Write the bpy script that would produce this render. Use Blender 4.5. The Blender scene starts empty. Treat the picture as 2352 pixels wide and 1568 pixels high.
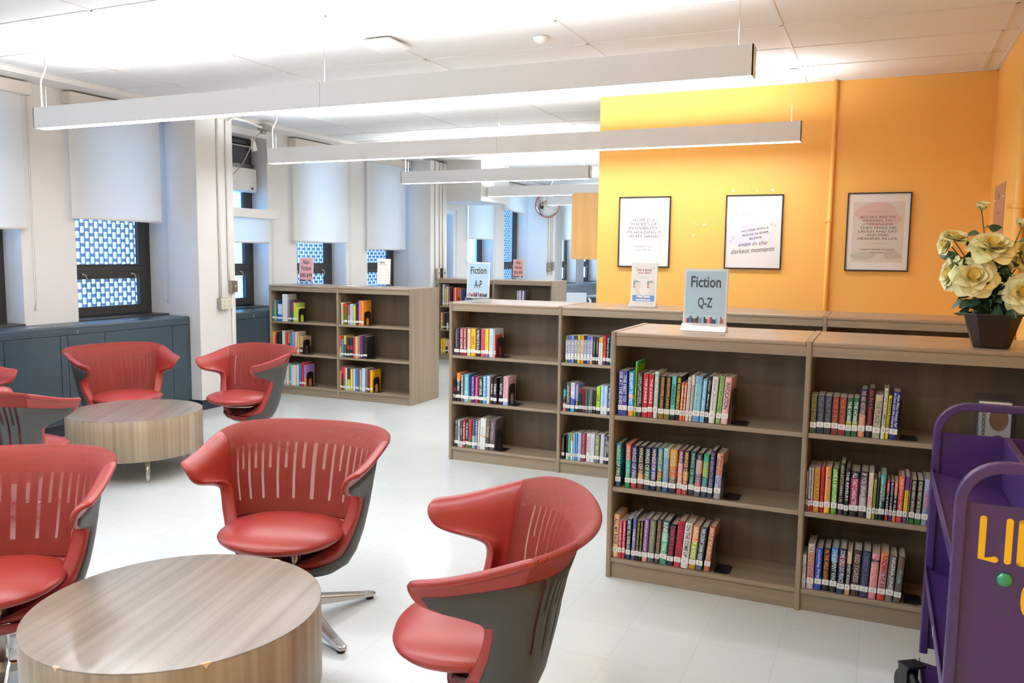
import bpy, bmesh, math, random
from mathutils import Vector, Matrix
random.seed(7)
C = bpy.context.scene.collection
PI = math.pi
R = math.radians
# ---------------------------------------------------------------- camera
cam_d = bpy.data.cameras.new('camera'); cam = bpy.data.objects.new('camera', cam_d); C.objects.link(cam)
cam_d.sensor_width = 36.0; cam_d.lens = 1901.36 / 2352 * 36; cam_d.clip_start = .05; cam_d.clip_end = 200
_yaw, _pit, _rol = 0.41607603, 0.10392328, 0.0119656
_f = Vector((-math.sin(_yaw) * math.cos(_pit), math.cos(_yaw) * math.cos(_pit), -math.sin(_pit)))
_r = Vector((math.cos(_yaw), math.sin(_yaw), 0)); _u = _r.cross(_f)
_r2 = math.cos(_rol) * _r + math.sin(_rol) * _u; _u2 = -math.sin(_rol) * _r + math.cos(_rol) * _u
cam.matrix_world = Matrix(((_r2.x, _u2.x, -_f.x, 0), (_r2.y, _u2.y, -_f.y, 0), (_r2.z, _u2.z, -_f.z, 1.6), (0, 0, 0, 1)))
bpy.context.scene.camera = cam
# ---------------------------------------------------------------- world, exposure
sc = bpy.context.scene
sc.view_settings.view_transform = 'Standard'; sc.view_settings.look = 'None'
sc.view_settings.gamma = 1; sc.view_settings.use_curve_mapping = False
sc.view_settings.exposure = 0.0
sc.cycles.use_denoising = True
sc.cycles.max_bounces = 10; sc.cycles.diffuse_bounces = 5; sc.cycles.glossy_bounces = 4
sc.cycles.transparent_max_bounces = 16; sc.cycles.caustics_reflective = False; sc.cycles.caustics_refractive = False
sc.cycles.sample_clamp_indirect = 6
SKY = 8.5          # overcast daylight
LAMP_DOWN = 42.0   # lens under each light bar
LAMP_UP = 70.0      # lens on top of each light bar
w = bpy.data.worlds.new('sky'); sc.world = w; w.use_nodes = True
bg = w.node_tree.nodes['Background']; bg.inputs[0].default_value = (.74, .88, 1, 1); bg.inputs[1].default_value = SKY
# ---------------------------------------------------------------- materials
def lin(h):
    if not isinstance(h, str): return tuple(h) + (1,)
    h = h.strip().rjust(6, '0') if len(h) != 3 else ''.join(c * 2 for c in h)
    v = [int(h[i:i + 2], 16) / 255 for i in (0, 2, 4)]
    return tuple(c / 12.92 if c <= .04045 else ((c + .055) / 1.055) ** 2.4 for c in v) + (1,)
MC = {}
def mat(name, col, rough=.5, metal=0, spec=.5, coat=0, noise=0, nscale=8, bump=0, bscale=60, stretch=(1, 1, 1), dark=None, coords='Object', emit=0, sheen=0):
    if name in MC: return MC[name]
    m = bpy.data.materials.new(name); m.use_nodes = True; MC[name] = m
    n = m.node_tree.nodes; l = m.node_tree.links; b = n['Principled BSDF']
    c = lin(col); b.inputs['Base Color'].default_value = c
    b.inputs['Roughness'].default_value = rough; b.inputs['Metallic'].default_value = metal
    b.inputs['Specular IOR Level'].default_value = spec; b.inputs['Coat Weight'].default_value = coat
    b.inputs['Coat Roughness'].default_value = .08
    if emit: b.inputs['Emission Color'].default_value = c; b.inputs['Emission Strength'].default_value = emit
    if noise or bump:
        tc = n.new('ShaderNodeTexCoord'); mp = n.new('ShaderNodeMapping'); mp.inputs['Scale'].default_value = stretch
        l.new(tc.outputs[coords], mp.inputs[0])
        if noise:
            t = n.new('ShaderNodeTexNoise'); t.inputs['Scale'].default_value = nscale; t.inputs['Detail'].default_value = 5
            l.new(mp.outputs[0], t.inputs[0])
            rp = n.new('ShaderNodeValToRGB'); d = lin(dark) if dark else tuple(x * (1 - noise) for x in c[:3]) + (1,)
            rp.color_ramp.elements[0].position = .32; rp.color_ramp.elements[1].position = .68
            rp.color_ramp.elements[0].color = d; rp.color_ramp.elements[1].color = c
            l.new(t.outputs[0], rp.inputs[0]); l.new(rp.outputs[0], b.inputs['Base Color'])
        if bump:
            t2 = n.new('ShaderNodeTexNoise'); t2.inputs['Scale'].default_value = bscale; l.new(mp.outputs[0], t2.inputs[0])
            bp = n.new('ShaderNodeBump'); bp.inputs['Strength'].default_value = bump; bp.inputs['Distance'].default_value = .002
            l.new(t2.outputs[0], bp.inputs['Height']); l.new(bp.outputs[0], b.inputs['Normal'])
    return m
def emis(name, col, s):
    if name in MC: return MC[name]
    m = bpy.data.materials.new(name); m.use_nodes = True; MC[name] = m
    n = m.node_tree.nodes; l = m.node_tree.links; n.remove(n['Principled BSDF'])
    e = n.new('ShaderNodeEmission'); e.inputs[0].default_value = lin(col); e.inputs[1].default_value = s
    l.new(e.outputs[0], n['Material Output'].inputs[0]); return m
def seethru(name, col, fac, gloss=.06, body='diffuse'):   # thin sheet: transparent mixed with a surface
    if name in MC: return MC[name]
    m = bpy.data.materials.new(name); m.use_nodes = True; MC[name] = m
    n = m.node_tree.nodes; l = m.node_tree.links; b = n['Principled BSDF']
    b.inputs['Base Color'].default_value = (1, 1, 1, 1) if body == 'glass' else lin(col)
    b.inputs['Roughness'].default_value = gloss; 
    if body == 'glass': b.inputs['Metallic'].default_value = 1
    t = n.new('ShaderNodeBsdfTransparent'); t.inputs[0].default_value = lin(col) if body == 'glass' else (1, 1, 1, 1)
    mx = n.new('ShaderNodeMixShader'); mx.inputs[0].default_value = fac
    l.new(t.outputs[0], mx.inputs[1]); l.new(b.outputs[0], mx.inputs[2]); l.new(mx.outputs[0], n['Material Output'].inputs[0])
    return m
def grain(name, light, dark, rough, axis, freq, coat=0, amt=.6):
    """long straight wood grain: noise squeezed hard along one axis"""
    if name in MC: return MC[name]
    m = bpy.data.materials.new(name); m.use_nodes = True; MC[name] = m
    n = m.node_tree.nodes; l = m.node_tree.links; b = n['Principled BSDF']
    tc = n.new('ShaderNodeTexCoord'); mp = n.new('ShaderNodeMapping')
    mp.inputs['Scale'].default_value = [(.6 if i == axis else freq) for i in range(3)]
    l.new(tc.outputs['Object'], mp.inputs[0])
    a = n.new('ShaderNodeTexNoise'); a.inputs['Scale'].default_value = 1; a.inputs['Detail'].default_value = 4; a.inputs['Distortion'].default_value = .3
    l.new(mp.outputs[0], a.inputs[0])
    rp = n.new('ShaderNodeValToRGB'); rp.color_ramp.elements[0].position = .3; rp.color_ramp.elements[1].position = .7
    rp.color_ramp.elements[0].color = lin(dark); rp.color_ramp.elements[1].color = lin(light)
    l.new(a.outputs[0], rp.inputs[0]); l.new(rp.outputs[0], b.inputs['Base Color'])
    b.inputs['Roughness'].default_value = rough; b.inputs['Coat Weight'].default_value = coat; b.inputs['Coat Roughness'].default_value = .12
    return m
white_wall = mat('white_wall_paint', 'edeae5', .55, noise=.03, nscale=3, bump=.15, bscale=40)
ceil_m = mat('ceiling_tile', 'ebeae6', .8, bump=.3, bscale=90)
grid_m = mat('ceiling_grid_metal', 'e4e0da', .5)
orange_m = mat('orange_wall_paint', 'fbbd5e', .5, bump=.12, bscale=30)
navy_m = mat('navy_radiator_paint', '36444f', .32, noise=.06, nscale=4)
dnavy_m = mat('dark_navy_base_paint', '1c2534', .4)
black_frame = mat('black_window_metal', '2b2928', .38)
case_m = grain('brown_grey_oak', '9c8971', '84735f', .42, 0, 22)
case_v = grain('brown_grey_oak_upright', '9c8971', '84735f', .42, 2, 22)
case_top = grain('brown_grey_oak_top', 'a38d76', '907b65', .3, 0, 16)
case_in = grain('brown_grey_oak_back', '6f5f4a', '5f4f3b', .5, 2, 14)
lam_side = grain('greige_laminate_side', 'a8977f', '85735e', .35, 2, 34)
blk = mat('black_metal', '17151a', .35)
chrome = mat('brushed_aluminium', 'cfcdc8', .22, metal=1)
leather = mat('red_leather', '942c24', .36, bump=.08, bscale=300, noise=.05, nscale=4)
shell_m = mat('dark_grey_plastic', '3c3c3a', .5)
paper = mat('page_paper', 'd9cfbb', .8, noise=.15, nscale=2, stretch=(400, 1, 1))
label_m = mat('white_spine_sticker', 'f2efe8', .4)
white_plastic = mat('white_plastic', 'efece6', .35)
beige_plastic = mat('ivory_plastic', 'd9d2bd', .4)
grey_metal = mat('grey_steel_box', '9a9288', .45, metal=.3)
glass_m = seethru('window_glass', 'dcecff', .07, .02, 'glass')
tint_m = seethru('blue_tinted_glass', 'aacbe8', .10, .03, 'glass')
acrylic = seethru('clear_acrylic', 'f4f8fa', .12, .05, 'glass')
acrylic_w = seethru('frosted_acrylic_base', 'f4f1ec', .7, .15)
lens_d = emis('light_lens', 'f6f9ff', LAMP_DOWN); lens_u = emis('uplight_lens', 'f6f9ff', LAMP_UP)
# blinds: cloth that lets some daylight through
def cloth_blind():
    m = bpy.data.materials.new('roller_blind_cloth'); m.use_nodes = True
    n = m.node_tree.nodes; l = m.node_tree.links; n.remove(n['Principled BSDF'])
    d = n.new('ShaderNodeBsdfDiffuse'); d.inputs[0].default_value = lin('f3f1ec')
    t = n.new('ShaderNodeBsdfTranslucent'); t.inputs[0].default_value = (.95, .87, .74, 1)
    mx = n.new('ShaderNodeMixShader'); mx.inputs[0].default_value = .30
    l.new(d.outputs[0], mx.inputs[1]); l.new(t.outputs[0], mx.inputs[2]); l.new(mx.outputs[0], n['Material Output'].inputs[0]); return m
blind_m = cloth_blind()
# vinyl floor: 12 inch tiles, faint joints, flecks
def floor_mat():
    m = bpy.data.materials.new('polished_vinyl_tile'); m.use_nodes = True
    n = m.node_tree.nodes; l = m.node_tree.links; b = n['Principled BSDF']
    tc = n.new('ShaderNodeTexCoord')
    br = n.new('ShaderNodeTexBrick'); br.offset = 0; br.squash = 1
    br.inputs['Scale'].default_value = 1; br.inputs['Brick Width'].default_value = .305; br.inputs['Row Height'].default_value = .305
    br.inputs['Mortar Size'].default_value = .0012; br.inputs['Mortar Smooth'].default_value = .3
    br.inputs['Color1'].default_value = lin('d8ddda'); br.inputs['Color2'].default_value = lin('d5dad7'); br.inputs['Mortar'].default_value = lin('c6c9c5')
    l.new(tc.outputs['Object'], br.inputs[0])
    ns = n.new('ShaderNodeTexNoise'); ns.inputs['Scale'].default_value = 120; ns.inputs['Detail'].default_value = 6
    mp = n.new('ShaderNodeMapping'); mp.inputs['Scale'].default_value = (1, .35, 1); mp.inputs['Rotation'].default_value = (0, 0, .5)
    l.new(tc.outputs['Object'], mp.inputs[0]); l.new(mp.outputs[0], ns.inputs[0])
    rp = n.new('ShaderNodeValToRGB'); rp.color_ramp.elements[0].position = .24; rp.color_ramp.elements[1].position = .34
    rp.color_ramp.elements[0].color = (.55, .53, .5, 1); rp.color_ramp.elements[1].color = (1, 1, 1, 1)
    l.new(ns.outputs[0], rp.inputs[0])
    mx = n.new('ShaderNodeMixRGB'); mx.blend_type = 'MULTIPLY'; mx.inputs[0].default_value = .5
    l.new(br.outputs['Color'], mx.inputs[1]); l.new(rp.outputs[0], mx.inputs[2])
    b.inputs['Specular IOR Level'].default_value = .36; b.inputs['Roughness'].default_value = .16; l.new(mx.outputs[0], b.inputs['Base Color'])
    n2 = n.new('ShaderNodeTexNoise'); n2.inputs['Scale'].default_value = 3.5; l.new(tc.outputs['Object'], n2.inputs[0])
    r2 = n.new('ShaderNodeMapRange'); r2.inputs['To Min'].default_value = .08; r2.inputs['To Max'].default_value = .24
    l.new(n2.outputs[0], r2.inputs[0]); l.new(r2.outputs[0], b.inputs['Roughness'])
    bp = n.new('ShaderNodeBump'); bp.inputs['Strength'].default_value = .12; bp.inputs['Distance'].default_value = .01
    n3 = n.new('ShaderNodeTexNoise'); n3.inputs['Scale'].default_value = 5; l.new(tc.outputs['Object'], n3.inputs[0])
    l.new(n3.outputs[0], bp.inputs['Height']); l.new(bp.outputs[0], b.inputs['Normal'])
    return m
floor_m = floor_mat()
# ---------------------------------------------------------------- mesh helpers
def bm_new(): return bmesh.new()
def box(bm, x0, x1, y0, y1, z0, z1, M=None, mi=0):
    vs = [bm.verts.new(Vector(p)) for p in ((x0, y0, z0), (x1, y0, z0), (x1, y1, z0), (x0, y1, z0), (x0, y0, z1), (x1, y0, z1), (x1, y1, z1), (x0, y1, z1))]
    for f in ((3, 2, 1, 0), (4, 5, 6, 7), (0, 1, 5, 4), (1, 2, 6, 5), (2, 3, 7, 6), (3, 0, 4, 7)):
        fc = bm.faces.new([vs[i] for i in f]); fc.material_index = mi
    if M is not None:
        for v in vs: v.co = M @ v.co
    return vs
def prism(bm, pts, d, axis='y', o=0, smooth=False, mi=0):
    """polygon pts (a,b) extruded along axis from o to o+d; axis y: (x,z); x: (y,z); z: (x,y)"""
    def P(a, b, t): return {'y': (a, t, b), 'x': (t, a, b), 'z': (a, b, t)}[axis]
    A = [bm.verts.new(P(a, b, o)) for a, b in pts]; B = [bm.verts.new(P(a, b, o + d)) for a, b in pts]; n = len(pts)
    fs = [bm.faces.new(A), bm.faces.new(B[::-1])]
    for i in range(n):
        f = bm.faces.new((A[i], B[i], B[(i + 1) % n], A[(i + 1) % n])); f.smooth = smooth; fs.append(f)
    for f in fs: f.material_index = mi
    return A + B
def lathe(bm, prof, seg=32, c=(0, 0, 0), axis='z', smooth=True, sx=1, sy=1):
    rings = []
    for r, z in prof:
        ring = []
        for i in range(seg if r > 1e-6 else 1):
            a = 2 * PI * i / seg; p = (r * math.cos(a) * sx, r * math.sin(a) * sy, z)
            p = {'z': p, 'y': (p[0], p[2], p[1]), 'x': (p[2], p[0], p[1])}[axis]
            ring.append(bm.verts.new((p[0] + c[0], p[1] + c[1], p[2] + c[2])))
        rings.append(ring)
    for A, B in zip(rings, rings[1:]):
        for i in range(seg):
            a0, a1 = A[i % len(A)], A[(i + 1) % len(A)]; b0, b1 = B[i % len(B)], B[(i + 1) % len(B)]
            vs = []
            for v in (a0, a1, b1, b0):
                if v not in vs: vs.append(v)
            if len(vs) > 2:
                try: f = bm.faces.new(vs); f.smooth = smooth
                except ValueError: pass
    return rings
def tube(bm, pts, r, seg=10, cap=True, r1=None):
    pts = [Vector(p) for p in pts]; rings = []; up = None
    for i, p in enumerate(pts):
        t = (pts[min(i + 1, len(pts) - 1)] - pts[max(i - 1, 0)]).normalized()
        if up is None: up = t.orthogonal().normalized()
        else: up = (up - t * up.dot(t)).normalized()
        s = t.cross(up); rr = r if r1 is None else r + (r1 - r) * i / (len(pts) - 1)
        rings.append([bm.verts.new(p + rr * (math.cos(2 * PI * k / seg) * up + math.sin(2 * PI * k / seg) * s)) for k in range(seg)])
    for A, B in zip(rings, rings[1:]):
        for k in range(seg):
            f = bm.faces.new((A[k], A[(k + 1) % seg], B[(k + 1) % seg], B[k])); f.smooth = True
    if cap: bm.faces.new(rings[0][::-1]); bm.faces.new(rings[-1])
def curve_pts(P, n=24):
    """Catmull-Rom through P"""
    P = [Vector(p) for p in P]; Q = [P[0]] + P + [P[-1]]; out = []
    for i in range(1, len(Q) - 2):
        for k in range(n):
            t = k / n; a, b, c, d = Q[i - 1:i + 3]
            out.append(.5 * ((2 * b) + (c - a) * t + (2 * a - 5 * b + 4 * c - d) * t * t + (3 * b - a - 3 * c + d) * t ** 3))
    return out + [P[-1]]
def mesh(name, bm, mats, recalc=True):
    if recalc: bmesh.ops.recalc_face_normals(bm, faces=bm.faces)
    me = bpy.data.meshes.new(name); bm.to_mesh(me); bm.free()
    for m in (mats if isinstance(mats, (list, tuple)) else [mats]): me.materials.append(m)
    return me
def obj(name, bm, m, parent=None, bevel=0, loc=None, rot=None, seg=2, recalc=True):
    me = bm if isinstance(bm, bpy.types.Mesh) else mesh(name, bm, m, recalc)
    o = bpy.data.objects.new(name, me); C.objects.link(o)
    if parent is not None: o.parent = parent
    if loc: o.location = loc
    if rot: o.rotation_euler = rot
    if bevel:
        b = o.modifiers.new('bevel', 'BEVEL'); b.width = bevel; b.segments = seg; b.limit_method = 'ANGLE'; b.angle_limit = R(50)
    return o
def tag(o, label, cat, group=None, kind=None):
    o['label'] = label; o['category'] = cat
    if group: o['group'] = group
    if kind: o['kind'] = kind
    return o
def thing(name, label, cat, loc=(0, 0, 0), rz=0, group=None):
    o = bpy.data.objects.new(name, None); C.objects.link(o); o.empty_display_size = .05
    o.location = loc; o.rotation_euler = (0, 0, rz); return tag(o, label, cat, group)
def struct(name, bm, m, parent=None, bevel=0):
    o = obj(name, bm, m, parent, bevel)
    if parent is None: o['kind'] = 'structure'
    return o
def copy_tree(o, parent=None):
    kids = [c for c in C.objects if c.parent is o]
    c = o.copy(); C.objects.link(c); c.parent = parent
    for k in kids: copy_tree(k, c)
    return c
TXT = {}
def text_mesh(body, m, size=1, bold=0, sx=1, spacing=1, align='CENTER', line=1, shear=0):
    cu = bpy.data.curves.new('lettering', 'FONT'); cu.body = body; cu.size = 1; cu.offset = bold; cu.space_character = spacing
    cu.align_x = align; cu.align_y = 'CENTER'; cu.space_line = line; cu.resolution_u = 3; cu.shear = shear
    o = bpy.data.objects.new('tmp', cu); C.objects.link(o); dg = bpy.context.evaluated_depsgraph_get()
    me = bpy.data.meshes.new_from_object(o.evaluated_get(dg)); bpy.data.objects.remove(o); bpy.data.curves.remove(cu)
    if len(me.vertices) == 0: return me, 0, 0
    xs = [v.co.x for v in me.vertices]; ys = [v.co.y for v in me.vertices]
    cx, cy = (min(xs) + max(xs)) / 2, (min(ys) + max(ys)) / 2; W, H = max(xs) - min(xs), max(ys) - min(ys)
    for v in me.vertices: v.co = ((v.co.x - (cx if align == 'CENTER' else 0)) , v.co.y - cy, 0)
    me.materials.clear(); me.materials.append(m)
    return me, W, H
def text(name, body, m, parent, loc, h=None, wid=None, facing='-y', size=None, bold=0, spacing=1, line=1, rot=0, shear=0):
    """lettering fitted to a height and/or a width, lying just off a surface"""
    me, W, H = text_mesh(body, m, bold=bold, spacing=spacing, line=line, shear=shear)
    if W == 0: return None
    s1 = h / H if h else None; s0 = wid / W if wid else None
    if s1 is None: s1 = s0
    if s0 is None: s0 = s1
    o = bpy.data.objects.new(name, me); C.objects.link(o); o.parent = parent
    cr, sr = math.cos(rot), math.sin(rot)
    for v in me.vertices:
        x, y = v.co.x * s0, v.co.y * s1; x, y = x * cr - y * sr, x * sr + y * cr
        v.co = (x, 0, y) if facing == '-y' else (0, -x, y) if facing == '-x' else (x, y, 0)
    o.location = loc; return o
# ================================================================ THE ROOM
XW, XP, XG = -6.62, -6.198, -6.848     # window wall face, pillar face, window plane
XR, YO, ZC, ZS = .738, 7.31, 3.03, 2.985
YB, YE = -3.2, 21.2                    # wall behind, far wall
b = bm_new(); box(b, -7.0, XR + .2, YB - .2, YE + .2, -.1, 0); struct('floor', b, floor_m)
# ceiling: lay-in tiles with a T grid; a lower soffit runs above the windows
b = bm_new(); box(b, -6.31, XR + .2, YB - .2, YE + .2, ZC, ZC + .15); struct('ceiling', b, ceil_m)
b = bm_new()
xs = [-.635 - 1.258 * k for k in range(-1, 5)]
for x in xs: box(b, x - .012, x + .012, YB, YE, ZC - .004, ZC + .002)
y = 7.31
while y > YB + .3: y -= .606
while y < YE - .2:
    y += .606
    if abs(y - YO) > .1: box(b, -6.31, XR, y - .009, y + .009, ZC - .004, ZC + .001)
box(b, -2.39, XR, YO - .024, YO, ZC - .006, ZC + .001); box(b, XR - .024, XR, YB, YO, ZC - .006, ZC + .001)
box(b, -6.31, -6.286, YB, YE, ZC - .006, ZC + .001)
struct('trim_1', b, grid_m)
b = bm_new(); box(b, -7.0, -6.31, YB, YE, ZS, ZC + .15); struct('wall_soffit', b, white_wall)
# window wall: piers, apron, header; pillars between the bays
windows = [(-2.52, -1.48), (-.96, .08), (.59, 1.63), (2.14, 3.18), (3.70, 4.739), (5.257, 6.295),
           (6.80, 7.83), (8.351, 9.385), (9.90, 10.955), (11.465, 12.475), (13.006, 14.054), (14.554, 15.68),
           (16.2, 17.2), (17.75, 18.68), (19.26, 20.3)]
pillars = [(1.63, 2.14), (6.295, 6.80), (10.955, 11.465), (15.68, 16.2), (20.3, 20.8)]
b = bm_new()
box(b, -7.0, XW, YB - .2, YE, 0, .95); box(b, -7.0, XW, YB - .2, YE, 2.91, ZS)
prev = YB - .2
for a, c in windows + [(YE, YE)]:
    if a - prev > .01: box(b, -7.0, XW, prev, a, .95, 2.91)
    prev = c
struct('wall_left', b, white_wall)
b = bm_new()
for a, c in pillars: box(b, XW, XP, a, c, 0, ZS)
struct('wall_pillars', b, white_wall)
b = bm_new()
for a, c in pillars: box(b, XW, XP + .006, a - .006, c + .006, 0, .10)
struct('baseboard_left', b, dnavy_m)
b = bm_new(); box(b, XR, XR + .2, YB - .2, YO + .15, 0, ZC); struct('wall_right', b, orange_m)
b = bm_new(); box(b, -2.385, XR, YO, YO + .15, 0, ZC); struct('wall_back', b, orange_m)
b = bm_new(); box(b, -2.385, -2.235, YO + .15, YE, 0, ZC); struct('wall_inner', b, white_wall)
b = bm_new(); box(b, -7.0, -2.2, YE, YE + .2, 0, ZC); struct('wall_far', b, white_wall)
b = bm_new(); box(b, -7.0, XR + .2, YB - .2, YB, 0, ZC); struct('wall_front', b, white_wall)
b = bm_new(); box(b, XW, -5.61, 11.465, 12.5, 2.42, ZC); struct('trim_2', b, white_wall)   # boxed-in duct beside the second pillar
# windows
def window(i, a, c, tint=False):
    w = bpy.data.objects.new('window_%d' % i, None); C.objects.link(w); w['kind'] = 'structure'; w.location = (XG, a, .95)
    g = tint_m if tint else glass_m; W = c - a
    def fr(nm, rects, m=black_frame, bev=.003):
        b = bm_new()
        for r in rects: box(b, *r)
        return obj(nm, b, m, w, bev)
    fr('window_frame', [(-.05, .0, 0, .055, .0, 1.98), (-.05, .0, W - .055, W, .0, 1.98), (-.05, 0, .055, W - .055, .0, .05), (-.05, 0, .055, W - .055, 1.92, 1.98),
                        (-.05, .0, .055, W - .055, .44, .50)])
    fr('sash', [(-.04, .012, .055, .15, .03, .44), (-.04, .012, W - .15, W - .055, .03, .44), (-.04, .012, .15, W - .15, .03, .113), (-.04, .012, .15, W - .15, .375, .44)])
    fr('sash', [(-.04, .006, .055, .15, .50, 1.92), (-.04, .006, W - .15, W - .055, .50, 1.92), (-.04, .006, .15, W - .15, .50, .515), (-.04, .006, .15, W - .15, 1.86, 1.92)])
    fr('window_pane', [(-.02, -.014, .15, W - .15, .113, .375), (-.02, -.014, .15, W - .15, .515, 1.86)], g, 0)
    for yy in (W * .22, W * .76):
        b = bm_new(); lathe(b, [(0, 0), (.011, 0), (.011, .014), (0, .014)], 12, (.012, yy, .42), 'x')
        tube(b, curve_pts([(.026, yy, .42), (.04, yy + .012, .415), (.042, yy + .02, .385), (.032, yy + .018, .35)], 5), .005, 8)
        obj('latch', b, mat('pale_brass', 'c9bfa6', .3, metal=.8), w)
    b = bm_new(); box(b, 0, XW - XG + .012, .0, W, -.005, .02); obj('window_sill', b, black_frame, w, .004)
for i, (a, c) in enumerate(windows): window(i + 1, a, c, tint=i in (6, 9, 10))
screen_m = seethru('pale_screen', '9cc0da', .82, .4)
# security screen outside: staggered cells of pale metal
def screen(name, y0, y1, x, label):
    b = bm_new(); n = int((y1 - y0) / .052); m = 22; z0 = .7; ph = .098
    for i in range(n + 1):
        y = y0 + i * .052; box(b, x - .016, x, y - .006, y + .006, z0, z0 + m * ph)
        if i < n:
            off = ph / 2 if i % 2 else 0
            for k in range(m):
                z = z0 + k * ph + off
                box(b, x - .045, x, y + .006, y + .046, z, z + .036)
    o = obj(name, b, screen_m, None); tag(o, label, 'screen'); return o
screen('security_screen', 3.9, 7.0, -7.008, 'blue grey metal lattice screen outside the windows left of first pillar')
screen('security_screen', 8.7, 11.9, -7.008, 'blue grey metal lattice screen outside the windows between first and second pillar')
screen('security_screen', 15.0, 16.9, -7.008, 'blue grey metal lattice screen outside the high-blind window before third pillar')
# radiator covers under the windows, one per bay
def radiator(y0, y1, seams, label, gap=None, m=navy_m):
    t = thing('radiator_cover', label, 'radiator cover', (-6.328, y0, 0), 0, 'radiator covers under the windows'); L = y1 - y0
    b = bm_new(); box(b, XW + 6.328 + .005, -.02, .004, L - .004, .10, .93); obj('cover_body', b, m, t)
    b = bm_new(); prism(b, [(XW + 6.328 + .005, .93), (0, .93 - .02), (0, .93 + .005), (-.012, .95), (XW + 6.328 + .005, .955)], L - .008, 'y', .004); obj('cover_top', b, m, t, .006)
    ys = [0] + [s - y0 for s in seams] + [L]
    for p, q in zip(ys, ys[1:]):
        if q - p < .05: continue
        b = bm_new(); box(b, -.021, -.004, p + .002, q - .002, .105, .868); obj('access_panel', b, m, t, .003)
    b = bm_new(); box(b, -.021, -.001, .004, L - .004, .872, .915); obj('top_rail', b, m, t, .004)
    b = bm_new(); box(b, XW + 6.328 + .005, -.03, .004, L - .004, 0, .10); obj('kick_plate', b, dnavy_m, t)
    b = bm_new(); rnd = random.Random(int(y0 * 10))
    for k in range(26):
        yy = rnd.uniform(.2, L - .2); s = rnd.choice((.005, .008, .014, .024)); z = rnd.choice((.9555, .9555, 0))
        pts = [(math.cos(q) * s * rnd.uniform(.5, 1.3), math.sin(q) * s * rnd.uniform(.4, 1)) for q in [j * PI / 4 for j in range(8)]]
        if z: prism(b, [(-.05 + px * .9 - rnd.uniform(0, .08) * 0 - .03 * (k % 3), yy + py * 1.5) for px, py in pts], .0006, 'z', .9555)
        else: prism(b, [(yy + px * .7, rnd.uniform(.87, .93) + py * .5) for px, py in pts], .0008, 'x', -.0012)
    obj('paint_chips', b, mat('chipped_cream_paint', 'e6dfcc', .6), t)['kind'] = 'stuff'
radiator(-3.2, 1.63, [-1.6, 0], 'navy radiator cover behind the near left chairs')
radiator(2.14, 6.295, [3.0, 4.342, 4.842, 4.913, 5.289, 6.063], 'long navy radiator cover with chipped paint left of first pillar')
radiator(6.80, 10.955, [7.9, 9.0, 9.9], 'navy radiator cover between the first and second pillars')
grey_rad = mat('grey_blue_radiator_paint', '8794a3', .35)
radiator(11.465, 15.68, [12.6, 13.8], 'grey blue radiator cover between the second and third pillars', m=grey_rad)
radiator(16.2, 20.3, [17.1, 18.2, 19.2], 'grey blue radiator cover beyond the third pillar near orange wall', m=grey_rad)
# roller blinds
def blind(y0, y1, zb, label, vt=2.97, chain=1.11, tilt=0, fab=True, vy=None):
    t = thing('roller_blind', label, 'blind', (XW, y0, vt), 0, 'white roller blinds at the windows'); L = y1 - y0
    b = bm_new(); box(b, .002, .115, -.02, L + .06, -.10, 0); obj('valance', b, white_plastic if vt < 2.9 else mat('painted_valance', 'e2dacd', .5), t, .004)
    if fab:
        b = bm_new(); n = 12
        grid = [[b.verts.new((.052 + .003 * math.sin(i * 1.1) * (j / 6), L * i / n, -.09 - (vt - zb - .09 + tilt * (i / n - .5)) * j / 6)) for i in range(n + 1)] for j in range(7)]
        for j in range(6):
            for i in range(n):
                f = b.faces.new((grid[j][i], grid[j][i + 1], grid[j + 1][i + 1], grid[j + 1][i])); f.smooth = True
        obj('blind_cloth', b, blind_m, t)
        b = bm_new(); tube(b, [(.052, 0, zb - vt + .012 + tilt / 2), (.052, L, zb - vt + .012 - tilt / 2)], .010, 10); obj('bottom_rail', b, white_plastic, t)
    b = bm_new(); y = L + .035
    tube(b, [(.06, y, -.1), (.055, y + .006, chain - vt + .06), (.05, y + .012, chain - vt)], .0018, 6)
    tube(b, [(.08, y, -.1), (.07, y + .012, chain - vt + .06), (.05, y + .014, chain - vt)], .0018, 6)
    box(b, .045, .057, y + .005, y + .018, chain - vt - .03, chain - vt); obj('pull_chain', b, mat('bead_chain', 'b9b2a4', .4), t)
blind(2.1, 3.15, 1.8, 'white roller blind in the window left of the frame edge')
blind(3.68, 4.756, 1.76, 'white roller blind cut by left photo edge, bottom just above sill height frame')
blind(5.19, 6.20, 1.874, 'white roller blind on lattice window nearest left of first pillar')
blind(6.81, 7.79, 1.70, 'short roller blind hung below the air conditioner', vt=2.085)
blind(8.235, 9.35, 1.726, 'white roller blind behind the pink sign on the middle bookcase')
blind(9.82, 10.84, 1.65, 'white roller blind just left of the second pillar')
blind(11.48, 12.42, 2.25, 'short roller blind hidden under the boxed duct', vt=2.44)
blind(12.94, 13.95, 1.87, 'white roller blind seen right under the boxed duct end')
blind(14.41, 15.47, 2.43, 'raised crooked roller blind left of the round mirror', tilt=.05)
blind(17.55, 18.6, 1.95, 'white roller blind left of the hanging oak cabinet')
blind(19.2, 20.25, 1.9, 'white roller blind behind the hanging oak cabinet')
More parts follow.
